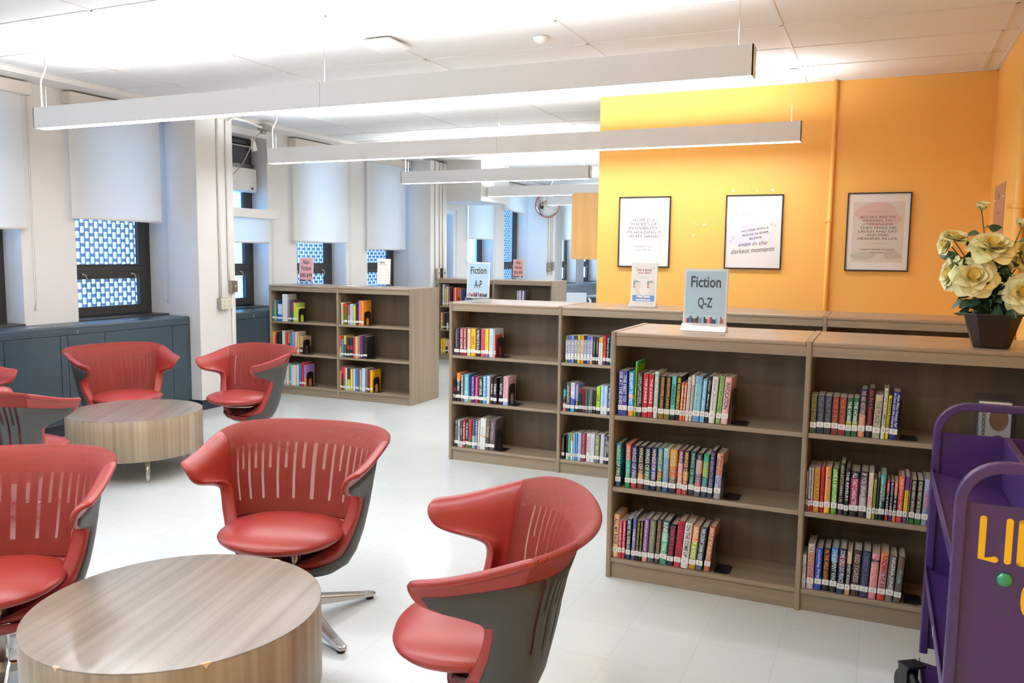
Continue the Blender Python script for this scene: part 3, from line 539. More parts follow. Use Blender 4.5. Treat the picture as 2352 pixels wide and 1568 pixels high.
# ================================================================ BOOKS
BOOKS = """
#A1 3.883 0.824
-1.1426|0.0453|0.22|0.0|3c3f8c|violet blue thick paperback with white edge|THE FIRST TO DIE AT THE END|e8e8f0
-1.0947|0.0291|0.218|0.4|f0a040,3a9be0@.12,f0b050@.40,3a9be0@.46|bright blue hardcover with orange band|MORE HAPPY THAN NOT|ffffff
-1.063|0.0101|0.268|0.7|8ed01e,3fc36a@.93|tall thin lime green book|THE GIVING TREE|2a8a30
-1.0504|0.0245|0.217|0.8|4a4346|charcoal grey hardcover with red lettering|FIND HIM WHERE YOU LEFT HIM DEAD|c0c0c0
-1.0237|0.0266|0.214|1.0|b32a30|plain red paperback|THE JUNGLE|f4e4e0
-0.9966|0.0249|0.212|1.2|b32a30|plain red paperback|THE JUNGLE|f4e4e0
-0.9692|0.0216|0.226|1.5|dfe6dc|white hardcover with pale teal lettering|SKY BLUE WATER|7fbcc0
-0.9454|0.028|0.208|1.7|7a6a20,1c1a1c@.12|black paperback with tall yellow lettering|GRASSHOPPER JUNGLE|e2a83a
-0.9153|0.0266|0.208|1.9|7a6a20,1c1a1c@.12|black paperback with tall yellow lettering|GRASSHOPPER JUNGLE|e2a83a
-0.8869|0.0234|0.21|2.2|202020,58b0a0@.10|teal paperback with black foot|UNBROKEN|1d3a36
-0.8629|0.0221|0.212|2.4|1b1b1b|black paperback with yellow handwritten lettering|ARE YOU EXPERIENCED|f0d020
-0.8402|0.013|0.183|2.6|ee6f40|small orange paperback|BONES GUIDE|fff0e0
-0.8266|0.0123|0.181|2.7|ee6f40|small orange paperback|BONES GUIDE|fff0e0
-0.8137|0.0165|0.209|2.8|ece6de|thin white hardcover with grey lettering|Bookish People|8a8a8a
-0.7966|0.0158|0.221|3.0|ecdfb8,b8b0a8@.18,ecdcc8@.8|cream hardcover with red dot||c03040
-0.7799|0.0342|0.218|3.1|6f9fd0,9ccbd8@.13,8ab8d8@.82|thick pale blue hardcover with green script|The wonder we are|3d9a8a
-0.7437|0.0213|0.207|3.4|76b8dc|sky blue paperback with white lettering|Summer Silver|e8f4fa
-0.7215|0.0165|0.222|3.6|1a1c22|black paperback with white script|Dear Martin|f0f0f0
-0.7042|0.0296|0.221|3.7|f0ebe6|white hardcover with black script|Dear Justyce|30302f
-0.6702|0.0224|0.225|4.0|8cb86a|leaf green hardcover with dark script|Darcy for Coming|2f4a28
-0.6464|0.0315|0.222|4.2|ecb8ba|pale pink hardcover with dark capitals|INVOCATION|3a3034
#A2 3.883 0.464
-1.1485|0.028|0.217|0.0|27456a,22607a@.14,2f93a5@.5|teal and blue hardcover|WINGS OF FIRE|d8d890
-1.0999|0.0271|0.219|0.3|2f8f52,48b0a0@.35,e2603a@.62|orange topped hardcover with green foot|WINGS OF FIRE|a8e0e0
-1.0691|0.0294|0.212|0.5|a8323a,5a4a78@.14,2a3058@.5|navy hardcover with dark red foot|WINGS OF FIRE|c8c8e0
-1.0377|0.0298|0.213|0.7|7a3a34,e09a30@.18,6a5040@.36,2c2826@.6|black and orange hardcover|WINGS OF FIRE|d8c8b0
-1.0049|0.0311|0.212|0.9|2c3634,3f6a4c@.15,2b3032@.5|dark grey hardcover with green lower spine|WINGS OF FIRE|c8d8c8
-0.9724|0.0279|0.215|1.1|26245a,4a60b0@.3,7a5aa8@.55,2e2c6a@.8|purple and blue hardcover with gold emblem|WINGS OF FIRE|e0c8a0
-0.9415|0.0263|0.217|1.3|4a4a3e,a05838@.32,4d8a94@.45|teal hardcover with brown lower spine|WINGS OF FIRE|c8d070
-0.9138|0.0282|0.216|1.5|2f6090,93b8d6@.2,bfe0d8@.8|pale ice blue hardcover|WINGS OF FIRE|8098b8
-0.8833|0.0366|0.215|1.7|2c2e2e,5a4a3a@.15,c8602e@.35,d69c34@.6|thick gold hardcover with dark foot|WINGS OF FIRE|b8b8a8
-0.8443|0.0258|0.216|2.0|c04a50,f0a060@.2,e8a0a0@.45,7a3a54@.7|maroon and peach hardcover|WINGS OF FIRE|d0d8e8
-0.8171|0.0257|0.215|2.1|9a4a40,c09a60@.35,5a3430@.5|reddish brown hardcover with gold emblem|WINGS OF FIRE|e8c890
-0.788|0.0269|0.215|2.3|3c4246,1f5a4a@.14,2a4a44@.6|dark green hardcover|WINGS OF FIRE|90c0b8
-0.7589|0.029|0.21|2.5|6a6078,d86048@.14,8a5a78@.32,e0a8a0@.5,1e2024@.84|black topped hardcover with pink lower spine|WINGS OF FIRE|b0a8b8
-0.7265|0.028|0.208|2.7|33415a,4a7a80@.2,b0c030@.45,2f9a60@.82|green and lime hardcover|WINGS OF FIRE|70b0b8
-0.6957|0.0228|0.23|2.9|4a4a54,3c3460@.4,2c2a44@.8|tall dark purple hardcover|THE SEVENTH SUN|9a90c0
-0.6665|0.0304|0.218|3.1|a8a8b8,b8b8d8@.12,e09a88@.5|pink to lavender hardcover with black script|Breathe and Count Back from Ten|28222a
#A3 3.883 0.102
-1.1597|0.0299|0.218|0.8|f0c98a|cream yellow hardcover with purple capitals|ALL MY RAGE|4a2a70
-1.1273|0.0159|0.19|1.2|c82a44|red paperback with white lettering|KAMIKAZE Girls|fff0e8
-1.1102|0.0171|0.191|1.3|c82a44|red paperback with white lettering|KAMIKAZE Girls|fff0e8
-1.0861|0.0234|0.205|1.6|23365a,2c2c34@.12,2a4468@.75|dark navy paperback with tall white capitals|LIES WE TELL OURSELVES|e0e0e0
-1.0572|0.0187|0.223|1.9|5a5480,8a84b0@.1,6a6894@.5|slate purple hardcover with bold white lettering|COLD|ffffff
-1.0376|0.0166|0.203|2.2|181614|black paperback with yellow capitals|AMY TAN THE JOY LUCK CLUB|e0d040
-1.0198|0.0144|0.206|2.3|181614|black paperback with yellow capitals|AMY TAN THE JOY LUCK CLUB|e0d040
-1.0045|0.0269|0.217|2.5|e89a94,8a5a9a@.13|violet hardcover with pink foot|While Jenny and Jules|f0e8f0
-0.9761|0.0321|0.216|2.8|5a6468,6a6a60@.14|grey green hardcover with faded lettering|ANOTHER BEGINNING|a8a878
-0.9398|0.0224|0.223|3.2|4c3e3c|dark brown hardcover with copper capitals|CEMETERY BOYS|c07a4a
-0.9168|0.0346|0.219|3.5|4a9080,58b088@.3,8cc8b0@.5,4a6468@.72|green and teal hardcover with white capitals|SUNBEARER TRIALS|e8f0d8
-0.8801|0.0315|0.206|3.9|23262c|black hardcover with red lettering|CONCRETE ROSE|c02a4a
-0.8451|0.0318|0.228|4.3|b52a3c|red hardcover with dark lettering|THE HATE U GIVE|5a1420
-0.8113|0.0362|0.224|4.7|ece6e4|white hardcover with bold black capitals|ON THE COME UP|2c2a28
-0.7731|0.0322|0.217|5.1|c8901e,a0b02c@.14,e08a4a@.62|green and orange hardcover|KINGS OF BMORE|f4f0e0
-0.7388|0.0312|0.215|5.5|56606e,3a4654@.14|slate grey hardcover with white capitals|WE DONT SWIM HERE|e4e8ea
-0.7006|0.0287|0.224|5.9|b06a44|copper brown hardcover with pale capitals|SAINTS OF THE HOUSEHOLD|f0dcc8
#B1 3.883 0.824
-0.2516|0.0268|0.169|0.0|3c4a20,4a5a26@.6|olive green thick paperback with orange ring|THE LORD OF THE RINGS|a87828
-0.2235|0.0296|0.172|0.2|262a3c,2c3350@.75|navy thick paperback with orange ring|THE LORD OF THE RINGS|7a7478
-0.1931|0.0285|0.171|0.5|262a3c,2c3350@.75|navy thick paperback with orange ring|THE LORD OF THE RINGS|7a7478
-0.1635|0.0281|0.17|0.7|7a2426|dark red thick paperback with orange ring|THE LORD OF THE RINGS|b8743a
-0.1348|0.0296|0.17|1.0|7a2426|dark red thick paperback with orange ring|THE LORD OF THE RINGS|b8743a
-0.1045|0.0236|0.17|1.2|1f5236,c89050@.22,9aa83a@.27,1f5a38@.4|green paperback with small painted scene|THE HOBBIT|e0ece0
-0.08|0.0237|0.171|1.5|1f5236,c89050@.22,9aa83a@.27,1f5a38@.4|green paperback with small painted scene|THE HOBBIT|e0ece0
-0.0553|0.0292|0.211|1.7|e89a78,f0a888@.2,6a5060@.45,20223e@.7|tall hardcover fading from navy to peach|WE ARE NOT FROM HERE|c8a8a0
-0.023|0.0259|0.218|1.9|262424|tall black hardcover with red lettering|ALL IN A SHADOW|b02a34
0.0043|0.031|0.191|2.2|a8a688,b0ac8e@.3,bcb694@.7|thick beige paperback with small dark picture|THE PLACE|6a6a58
0.0375|0.0172|0.222|2.4|e6dfd0|tall thin white hardcover|SECOND IN COMMAND|6a6a60
0.0556|0.0145|0.192|2.6|d8d828|yellow thin hardcover with black italics|ANNIHILATION|28281e
0.0714|0.0319|0.209|2.7|2f2a78|thick indigo hardcover with white script|How Moon Fuentez Fell in Love with the Universe|f0f0f4
#B2 3.883 0.464
-0.2546|0.0089|0.181|0.0|8a8480,b8b0aa@.4|small grey paperback||ffffff
-0.2448|0.0106|0.198|0.0|b8242c,e8e0d4@.28|white paperback with red foot|Some Kind of Love|6a5a54
-0.2336|0.0102|0.199|0.1|b8242c,e8e0d4@.28|white paperback with red foot|Some Kind of Love|6a5a54
-0.222|0.0254|0.199|0.1|cf8f22|mustard yellow paperback|THE COLOR PURPLE|8a5a18
-0.1951|0.0175|0.207|0.2|c02a30|red hardcover|HOLD ON|7a1418
-0.1757|0.0254|0.211|0.3|f0b83e,f0a850@.4|orange yellow hardcover with blue lettering|Seven Minutes in Candyland|3a5a98
-0.1468|0.025|0.207|0.4|5f9c30|green hardcover with white lettering|LOVE IS A REVOLUTION|e8f0d8
-0.118|0.0229|0.233|0.5|2c2a2a,4a3a30@.5,3a3634@.8|tallest dark hardcover with photographic spine|ARIA KITTY Hidden Life|d0c090
-0.0936|0.0195|0.217|0.6|24262c,1c2028@.3|black hardcover with white capitals|THE REVELRY|e0e4e8
-0.0723|0.0373|0.203|0.7|201c20,8a2444@.2,a03058@.6,262228@.86|thick magenta hardcover with white ribbon|ALL THAT CHARACTER|e8dce0
-0.0334|0.0316|0.206|0.9|3a3230,a89a9a@.2,6a5a6a@.45,403434@.8|thick grey brown hardcover with white ribbon|IF YOU BREAK MINE|e8e0dc
0.0001|0.0209|0.205|1.0|ece0c4,e8c0b0@.3,ece0c4@.45|cream paperback with pink lettering|YOU TO THE MOON|e8a8a8
0.0219|0.0127|0.178|1.1|9a9a3c|short olive green paperback|The House on Mango|5a5a24
0.0363|0.0102|0.188|1.1|1e3a34,2a3430@.5|short dark green paperback||c8c8c8
0.047|0.0238|0.202|1.2|101a18,1a4038@.12,3a6a4a@.5,4aa8b0@.8|green and teal hardcover|WHO KILLED CHRISTOPHER GOODMAN|dce8e0
0.0733|0.0133|0.177|1.3|b82a34,1a1818@.12,c02a3a@.68|small black paperback with red top|AND THE KING|e0e0e0
0.0889|0.0125|0.176|1.3|3a2a78,1a1818@.12,3a2a78@.68|small black paperback with purple top|BLOOD SO DEEP|e0e0e0
0.1033|0.0141|0.176|1.4|e0783a,1a1818@.12,e0783a@.68|small black paperback with orange top|POWER IS ALL|e0e0e0
0.1196|0.0231|0.202|1.4|c83a40,d85848@.5,e8784a@.75|coral red hardcover with white script|Stay Gone at Night|f4e0dc
0.1438|0.0173|0.206|1.5|5a4a90,f0d020@.17,5a3a90@.7|yellow paperback with purple ends|Percy Jackson and the|b03a2a
0.1625|0.0045|0.197|1.6|dcd8a8|very thin pale yellow book||808080
0.1679|0.0215|0.194|1.6|2f6a2c,141210@.11|black paperback with green foot|RICHARD WRIGHT NATIVE SON|e8e0c8
0.1912|0.0236|0.196|1.7|2f6a2c,141210@.11|black paperback with green foot|RICHARD WRIGHT NATIVE SON|e8e0c8
0.2166|0.0255|0.204|1.8|8a94b0,a8b0c8@.4|thick pale blue hardcover|TAKING|c04a7a
0.2432|0.0198|0.205|1.9|3a4a6a|blue hardcover behind the cart||ffffff
#B3 3.883 0.102
-0.2566|0.0178|0.155|0.0|e4ded0|white paperback|Tales|6a6a60
-0.2333|0.0304|0.208|0.2|d8c8d0,d8a0a0@.25,e0a888@.5,e6dcd4@.8|white hardcover with red line pattern|THE SUN IS ALSO A STAR|a04040
-0.1998|0.0297|0.193|0.5|2f48a0|royal blue hardcover with white bubble|Counting Songs|e0e8f4
-0.1677|0.0288|0.197|0.8|2a2624|black hardcover with orange capitals|IN THE WILD LIGHT|e07a30
-0.1359|0.0293|0.205|1.1|202226,181c22@.16,6fa8d8@.68,4a88c0@.85|black hardcover with sky picture on top|THE SERPENT KING|c8dce0
-0.1047|0.0314|0.207|1.3|3a3a54,2c2c40@.3,8a3048@.6,26283a@.85|dark navy hardcover with red panel|SOME GIRLS DO PRINCE|d8d8e0
-0.0717|0.0213|0.199|1.6|c0a078,141414@.12,d0b080@.73|black paperback with tan top panel|DONOVAN ROBERT MORGAN|e0dcd0
-0.0474|0.0352|0.208|1.8|4a342e,4c302e@.5|thick dark brown hardcover|RED TIGRESS|b8a8a0
-0.0109|0.0344|0.211|2.1|2e3450|thick navy hardcover with dim lettering|CRIMSON REIGN|5a6080
0.0258|0.0323|0.206|2.5|e08a98,e8a8a0@.3,3a3440@.82,e8a0a8@.88|thick pink hardcover|WHEN YOU WERE|c88080
0.0609|0.0319|0.213|2.8|c83a3a,d08a90@.15,e8706a@.6,e89048@.85|pink and orange hardcover|PUNCHING THE AIR|5a3a44
0.0946|0.0312|0.206|3.1|7a6e68,6a6460@.3,5e5c5a@.7|grey hardcover with curly white capitals|NIGERIA JONES|e8e4dc
0.128|0.0283|0.208|3.4|5c504a,6a5248@.5|brown hardcover with turquoise script|Pride|7ac8c0
#C1 5.65 0.824
-2.986|0.0416|0.21|0.0|3a3038|dark plum hardcover|Frankenstein|a0909a
-2.9396|0.0303|0.209|0.1|8a1f30|dark red paperback with white capitals|SURVIVE THE DOME|f0d8d8
-2.9086|0.0286|0.21|0.1|8a1f30|dark red paperback with white capitals|SURVIVE THE DOME|f0d8d8
-2.8784|0.03|0.208|0.2|e0cba0|beige hardcover|Geography|c0a880
-2.8468|0.0432|0.211|0.2|e8b02c|golden yellow hardcover|GROWN|6a4a18
-2.8012|0.0399|0.212|0.3|26242a|black hardcover with white lettering|THE WEIGHT OF BLOOD|e8e8e8
-2.7582|0.0335|0.212|0.3|d0545a|coral red paperback|With Love Only|8a1a2a
-2.7232|0.0302|0.214|0.4|8a5aa8,f0cc3a@.1|yellow paperback with violet foot|To the Back|c0a040
-2.6907|0.0362|0.217|0.4|d8e2ea|pale blue white hardcover|Sylvia|90a0b0
-2.6521|0.01|0.215|0.5|d8dcdc|light grey book||888888
-2.6414|0.01|0.174|0.5|c83a30|short red book at the bookend||fff
#C2 5.65 0.464
-2.9898|0.0113|0.173|0.0|241c1c,8a3030@.45,201c1c@.6|small black paperback||
-2.9769|0.0113|0.173|0.0|241c1c,8a3030@.45,201c1c@.6|small black paperback||
-2.9632|0.0305|0.221|0.1|241f20,f08a38@.72|black hardcover with orange top|LETTERS|e0e0e0
-2.9302|0.028|0.213|0.2|6a5a6a,4c4e50@.3|grey hardcover with white lettering|DOWN CAME THE RAIN|f0f0f0
-2.9006|0.0398|0.215|0.3|8ccad2,6fb8c8@.4|turquoise hardcover|Everything|f0f8f8
-2.856|0.0151|0.207|0.4|e0a03a,2c2c6a@.12|navy hardcover with orange foot||
-2.8394|0.0301|0.205|0.5|3a2c7a|purple hardcover|55 MINUTES OF|c8b8e8
-2.8077|0.0323|0.2|0.6|a81f4a|crimson hardcover|Small Town Heartbreak|f0d0e0
-2.7739|0.0329|0.199|0.7|1c3a2c|dark green hardcover|LARRY CRUEL|e0e8dc
-2.7394|0.0281|0.212|0.8|4aa8e0|sky blue hardcover|THE ONE LIKE YOU|f0f8ff
-2.7097|0.0265|0.211|0.9|f0ecf0|white hardcover with purple lettering|Like Sisters|7a6aa8
-2.6731|0.0194|0.206|1.0|2a2428|black hardcover with silver pattern|FALLEN|e8e8e8
-2.653|0.0301|0.204|1.1|3a2434,241c24@.4|dark plum hardcover with silver pattern|TORMENT|e8e8e8
-2.6036|0.0284|0.208|1.3|201c28|black hardcover with silver pattern|RAPTURE|e8e8e8
-2.5729|0.0428|0.22|1.4|a8b8dc,e8b8bc@.15|pink hardcover with blue foot|LONG LIVE LOVE|b06070
#C3 5.65 0.102
-2.9822|0.0284|0.217|0.0|34343c|charcoal hardcover with white lettering|My Thirteenth|e0e0e0
-2.9531|0.0194|0.212|0.3|c0c0bc|light grey thin book|REASONS|404040
-2.9321|0.0201|0.214|0.5|d8d4d0,4a4a4e@.2|grey paperback|WHY|e8e8e8
-2.9103|0.0217|0.22|0.7|b82a38|red thin hardcover|THE SHATTER|f0e0e0
-2.887|0.0224|0.222|1.0|3a7a4a,24302a@.2|black and green hardcover|THE SKIN I|e8f0e8
-2.863|0.0263|0.221|1.2|7a5a50,c04048@.35|red hardcover with brown foot|YANKEE|8a2030
-2.8335|0.0294|0.22|1.5|8ac0a0,4a5258@.45|slate hardcover with mint lower spine||c0c0c0
-2.8033|0.0206|0.23|1.8|5a4a90|purple paperback with white lettering|THE BODY CODE|f0f0f8
-2.7819|0.0142|0.225|2.0|ece4c8|thin cream paperback||
-2.766|0.0504|0.244|2.2|e8ece8,e0a878@.4,e8ece8@.44|wide white hardcover with teal edge|Blame|60a890
-2.7125|0.0266|0.246|2.7|4a4038,6a6050@.4|mottled brown hardcover|SKYLAR|c8b878
-2.6843|0.0468|0.245|3.0|5a4a52|tall mauve grey hardcover|SHATTERING|a898a0
#D1 5.65 0.824
-2.069|0.0181|0.195|0.0|4a9a4a,e8e8f0@.12,3a7a3a@.86|white spine paperback with green ends|AFTERLIFE|404060
-2.0493|0.0211|0.196|0.1|7a3a9a,e8e8f0@.12,7a3a9a@.86|white spine paperback with purple ends|AFTERLIFE|404060
-2.0268|0.0233|0.197|0.2|3a8ac8,e8e8f0@.12,4a90d0@.86|white spine paperback with blue ends|AFTERLIFE|404060
-2.0012|0.0202|0.199|0.3|5a1f2a,e8e8f0@.12,6a2030@.86|white spine paperback with maroon ends|AFTERLIFE|404060
-1.9795|0.0224|0.2|0.4|a8c81e,dce0b0@.12,a8c81e@.86|lime green checkered paperback|AFTERLIFE|506020
-1.9557|0.0245|0.201|0.5|f08020,f0e0d8@.12,f08020@.86|orange ended white paperback|AFTERLIFE|a05020
-1.9296|0.0208|0.202|0.6|24242c,d8dce8@.12,24242c@.86|black ended white paperback|AFTERLIFE|404060
-1.9074|0.0207|0.2|0.7|3a6ad0,e0e4f0@.12,4a7ad0@.86|blue ended checkered paperback|AFTERLIFE|304070
-1.8853|0.0206|0.201|0.8|f0a03a,7a5aa8@.1,e0dcec@.2,8a6ac0@.86|orange and violet checkered paperback|AFTERLIFE|505080
-1.8632|0.0206|0.199|0.9|2a2628,34302e@.4|dark brown paperback|Explorer|c8c0a8
-1.8411|0.0205|0.2|1.0|2a2628,34302e@.4|dark brown paperback|Explorer|c8c0a8
-1.8192|0.0146|0.194|1.1|f0e8d4,e0a84a@.8|cream paperback with yellow top||b06a60
-1.8038|0.016|0.195|1.1|f0e8d4,e0a84a@.8|cream paperback with yellow top||b06a60
-1.7863|0.0211|0.21|1.2|7a3a7a,e05030@.25,c82a34@.8|orange red hardcover with purple foot|BUTTERFLY|602020
-1.7623|0.0246|0.204|1.3|26283c|navy hardcover with white script|Salt and Sons|e8e8f0
-1.7348|0.013|0.202|1.4|2a8a8a|thin teal paperback||
#D2 5.65 0.464
-2.0824|0.0213|0.207|0.0|d890a0,202428@.3,4ab0c0@.5,1c1c20@.78|black and teal hardcover with pink foot|IT ALL|80d0d8
-2.0588|0.0303|0.212|0.1|2c2a2c,54504e@.2|dark grey hardcover with pale capitals|LOVE RADIO|c8c0b0
-2.0254|0.0325|0.211|0.2|3aa0d8,4a60c0@.15,f0f0f4@.45|white hardcover with blue lower spine|Radio Silence|4a60b8
-1.9892|0.0263|0.203|0.3|243028,7a84d0@.4|periwinkle hardcover with yellow script|Making a Life|d8e04a
-1.9607|0.0105|0.177|0.3|2a1a1c,7a1f28@.8|thin black paperback with red top||
-1.9494|0.0105|0.176|0.4|2a1a1c,7a1f28@.8|thin black paperback with red top||
-1.9382|0.0105|0.175|0.4|2a1a1c,7a1f28@.8|thin black paperback with red top||
-1.9262|0.0097|0.175|0.4|7a1f28|thin dark red paperback||
-1.915|0.0104|0.174|0.5|8a2430|thin dark red paperback||
-1.9038|0.0097|0.174|0.5|3a7a78|thin teal paperback||
-1.8927|0.0104|0.175|0.5|2f5f50|thin green paperback||
-1.8808|0.0119|0.173|0.6|8a8688|thin grey paperback||
-1.8675|0.0111|0.172|0.6|7a7678|thin grey paperback||
-1.8549|0.0111|0.172|0.6|242222|thin black paperback||
-1.8423|0.0118|0.173|0.7|2c2624|thin black paperback||
-1.8275|0.028|0.198|0.7|202018,a8d01e@.12|lime green paperback|LIAR|3a4a10
-1.7989|0.0264|0.21|0.8|e4ecf4,b8d8f0@.3|pale blue hardcover with orange sun||e0a030
-1.771|0.027|0.209|0.9|e4ecf4,b8d8f0@.3|pale blue hardcover with orange sun||e0a030
-1.7418|0.0211|0.208|0.9|1f2438|navy hardcover|MY MIND THAT|e0e4f0
#D3 5.65 0.102
-2.0869|0.0215|0.18|0.0|1c1818|black hardcover with gold script|Invisible|c89a40
-2.0524|0.0153|0.191|0.2|e8e4e0,242022@.22|black paperback with white foot||
-2.0356|0.019|0.193|0.3|3aa080|green paperback||f0e8c0
-2.0158|0.0152|0.191|0.4|e8e8e4,e08a3a@.75|thin white paperback with orange top||
-1.9991|0.0174|0.2|0.5|7ab8e0|sky blue paperback||c06a90
-1.9801|0.0144|0.202|0.6|4a9ad8|bright blue paperback||c06a90
-1.9642|0.0264|0.207|0.7|b8dcf0|pale blue hardcover|LIVES OF THE|d890a0
-1.9363|0.0346|0.21|0.8|8a2c40|maroon hardcover|Summer Things|c8a0a8
-1.8988|0.0321|0.21|1.0|ece8ea|white hardcover with red branches|FRIENDSHIP|b05060
-1.8659|0.032|0.21|1.2|e0e2e8|white hardcover with grey script|Small Star|a0a8c0
-1.8332|0.0363|0.21|1.4|6a6e70|mid grey hardcover with yellow capitals|A FIRST TIME FOR|d8d060
-1.7946|0.0317|0.214|1.6|d0d2d2|white and grey patterned hardcover||909090
-1.7607|0.0345|0.206|1.8|20243c|navy hardcover with pale capitals|LAST NIGHT AT THE TELEGRAPH|d8d8c8
#E1 7.486 0.82
-6.2927|0.0285|0.234|0.0|3a7a8a|teal book||
-6.2626|0.0221|0.235|0.1|a0c83a,f08a4a@.6|lime and orange book||
-6.2389|0.0205|0.239|0.2|2a6a94|deep blue book||
-6.2153|0.0597|0.193|0.2|3a78c8,d8e4f0@.4|blue and white short book||
-6.1525|0.0734|0.308|0.4|e8e4dc|tallest white book with red lettering|PSYCHOLOGY|c02a4a
-6.0745|0.0249|0.248|0.6|8a8a90|grey book||
-6.0465|0.0279|0.243|0.7|5a4a5a|plum grey book||
-6.0155|0.0232|0.219|0.8|3a7a4a,c83a3a@.5|red and green book||
-5.9908|0.0324|0.213|0.8|b8dc5a|lime green book||
-5.9569|0.02|0.171|0.9|e0e83a|short yellow book||
#E2 7.486 0.46
-6.3009|0.0365|0.239|0.0|f0a04a|orange book||
-6.2611|0.0222|0.191|0.1|c83a40|short red book||
-6.2358|0.0206|0.23|0.2|1c1a1a|black book||
-6.2121|0.0489|0.218|0.2|24382c|dark green book||
-6.1585|0.0392|0.253|0.3|e8ece0|white book with green lettering|PLACES|2a5a3a
-6.1161|0.036|0.236|0.4|d04438|red book||f0f0f0
-6.077|0.025|0.231|0.5|3a5a8a,d87a4a@.5|blue and orange book||
-6.049|0.0249|0.227|0.6|3a98a8|teal book||
-6.021|0.0341|0.247|0.7|a89ad0|lilac book with dark lettering|REFUGEE|3a3060
-5.9837|0.0278|0.249|0.8|e0604a,f0d8c0@.3|red and cream book||
-5.9528|0.0293|0.206|0.8|d8b87a|short tan book||
-5.9173|0.0369|0.198|0.9|5a4034,c8a06a@.4|short brown book||
#E3 7.486 0.09
-6.3013|0.0319|0.226|0.0|8a8a40|olive book||
-6.2662|0.0318|0.229|0.1|b03a30|brick red book||
-6.2296|0.0238|0.237|0.2|7a8a3a|moss green book||
-6.2027|0.0364|0.233|0.2|26221f,c83a30@.7|black and red book||
-6.16|0.0441|0.229|0.3|d8d4b8|cream book with black lettering|EVERY|303030
-6.1112|0.0392|0.239|0.4|e4e4e0|white book||3060a0
-6.0688|0.025|0.242|0.5|6ab0a0|sea green book||
-6.0406|0.0701|0.231|0.6|eceae4|wide white book with black stripes|ART|404040
-5.9659|0.0279|0.236|0.7|f0ecec|thin white book with red foot||
-5.9318|0.0294|0.244|0.8|3a80c0|blue book||
-5.8978|0.0339|0.265|0.9|c82a40|red book with white lettering|MOVING BEYOND|f0e0e0
-5.8608|0.0231|0.243|1.0|e89a5a,a890d0@.4|orange and lilac book||
#F1 7.486 0.82
-5.3498|0.0204|0.241|0.0|f0e8c8|cream book||
-5.3265|0.016|0.23|0.1|7a9a3a,d84a3a@.5|red and green book||
-5.3076|0.0348|0.206|0.1|5a6a20|olive green book||
-5.2684|0.0289|0.208|0.3|d87a8a,c83a3a@.5|pink and red book||
-5.2366|0.0433|0.227|0.4|9ad0e8|light blue book||
-5.1904|0.0259|0.211|0.6|f0c830|yellow book||303030
-5.1617|0.0315|0.242|0.7|2a2c3a|charcoal blue book||
-5.1258|0.0343|0.267|0.8|e07890,d86a8a@.5|pink book with white lettering|BEWARE|fff0f4
-5.0901|0.0285|0.268|0.9|f0982a|orange book with leopard spots||
#F2 7.486 0.46
-5.3789|0.022|0.235|0.0|e8b83a,d84a3a@.5|yellow and red book||
-5.3554|0.0278|0.2|0.1|3a8ac8|blue book||f0f0f0
-5.3232|0.0365|0.238|0.2|4a4a1f,c8b83a@.6|olive and yellow book||
-5.2823|0.0378|0.222|0.3|24242c,8a3040@.4,2a2a34@.6|black and red book||e0e0e0
-5.2416|0.0406|0.224|0.4|24242c,8a3040@.4,2a2a34@.6|black and red book||e0e0e0
-5.1967|0.0217|0.232|0.5|d83a44|red book||
-5.1722|0.0331|0.236|0.6|f0b87a|peach coloured book||
-5.1362|0.0287|0.248|0.7|8a8484|grey book||
-5.1046|0.0301|0.249|0.8|7a2a5a|plum book||
-5.0717|0.0513|0.239|0.9|242024|black book with white capitals|SPIES|e8e8e8
#F3 7.486 0.09
-5.3832|0.0206|0.212|0.0|f0905a|short orange book||
-5.3582|0.0221|0.257|0.1|28221f,c83a3a@.7|black and red book||
-5.3332|0.0264|0.252|0.1|5a7a3a,d0404a@.5|red and green book||
-5.3038|0.0234|0.248|0.2|eceae0|white book||
-5.2775|0.0379|0.244|0.2|b8c860,3a2a28@.5|black and lime book||
-5.2366|0.0276|0.24|0.3|f0d050|yellow book||
-5.2061|0.0305|0.242|0.4|c8dcf0|white and blue book||
-5.1727|0.0231|0.226|0.5|4a78c0|blue book||
-5.1467|0.0217|0.24|0.5|6a6a6e|grey book||
-5.1221|0.0259|0.236|0.6|b8b8b8|light grey book||
-5.0919|0.0459|0.256|0.7|d8e0ec|wide pale book||
-5.0431|0.0257|0.247|0.8|7a7a80|slate grey book||
-5.0145|0.0271|0.237|0.9|6a2a24|dark red book||
-4.9846|0.0327|0.239|0.9|f0b020|amber book with black picture||
#G1 11.07 0.82
-6.0568|0.0358|0.324|0.0|c8c8c4|tallest pale grey book||
-6.0128|0.0195|0.26|0.1|c8d83a|yellow green book||
-5.9884|0.0324|0.29|0.1|e8b0a0|pink book||
-5.9527|0.0211|0.283|0.2|8a6a5a|brown book||
-5.9284|0.0307|0.284|0.2|2a2426|black book with white lettering||
-5.8767|0.0258|0.278|0.3|c0286a|magenta book||
-5.8477|0.0209|0.279|0.4|e8d040|yellow book||
-5.8236|0.0289|0.273|0.4|d83a3a|red book||
-5.7899|0.0192|0.281|0.5|5a2a20,e07a3a@.5|orange and brown book||
-5.7675|0.0288|0.267|0.5|b06a4a|rust brown book||
-5.7355|0.024|0.261|0.6|3a4a8a|blue book||
-5.7083|0.0255|0.255|0.6|24305a|navy book||
-5.6796|0.0334|0.255|0.7|3a5ab0,1f2a4a@.5|dark blue book||
-5.5481|0.0473|0.259|0.9|4a9a4a|bright green book beyond the bookend||
#G2 11.07 0.46
-6.0849|0.0262|0.252|0.0|d8c04a,f0e0b0@.4|yellow book||
-6.0555|0.036|0.246|0.1|7a4a34|brown book||
-6.0146|0.0261|0.248|0.3|242224|black book||
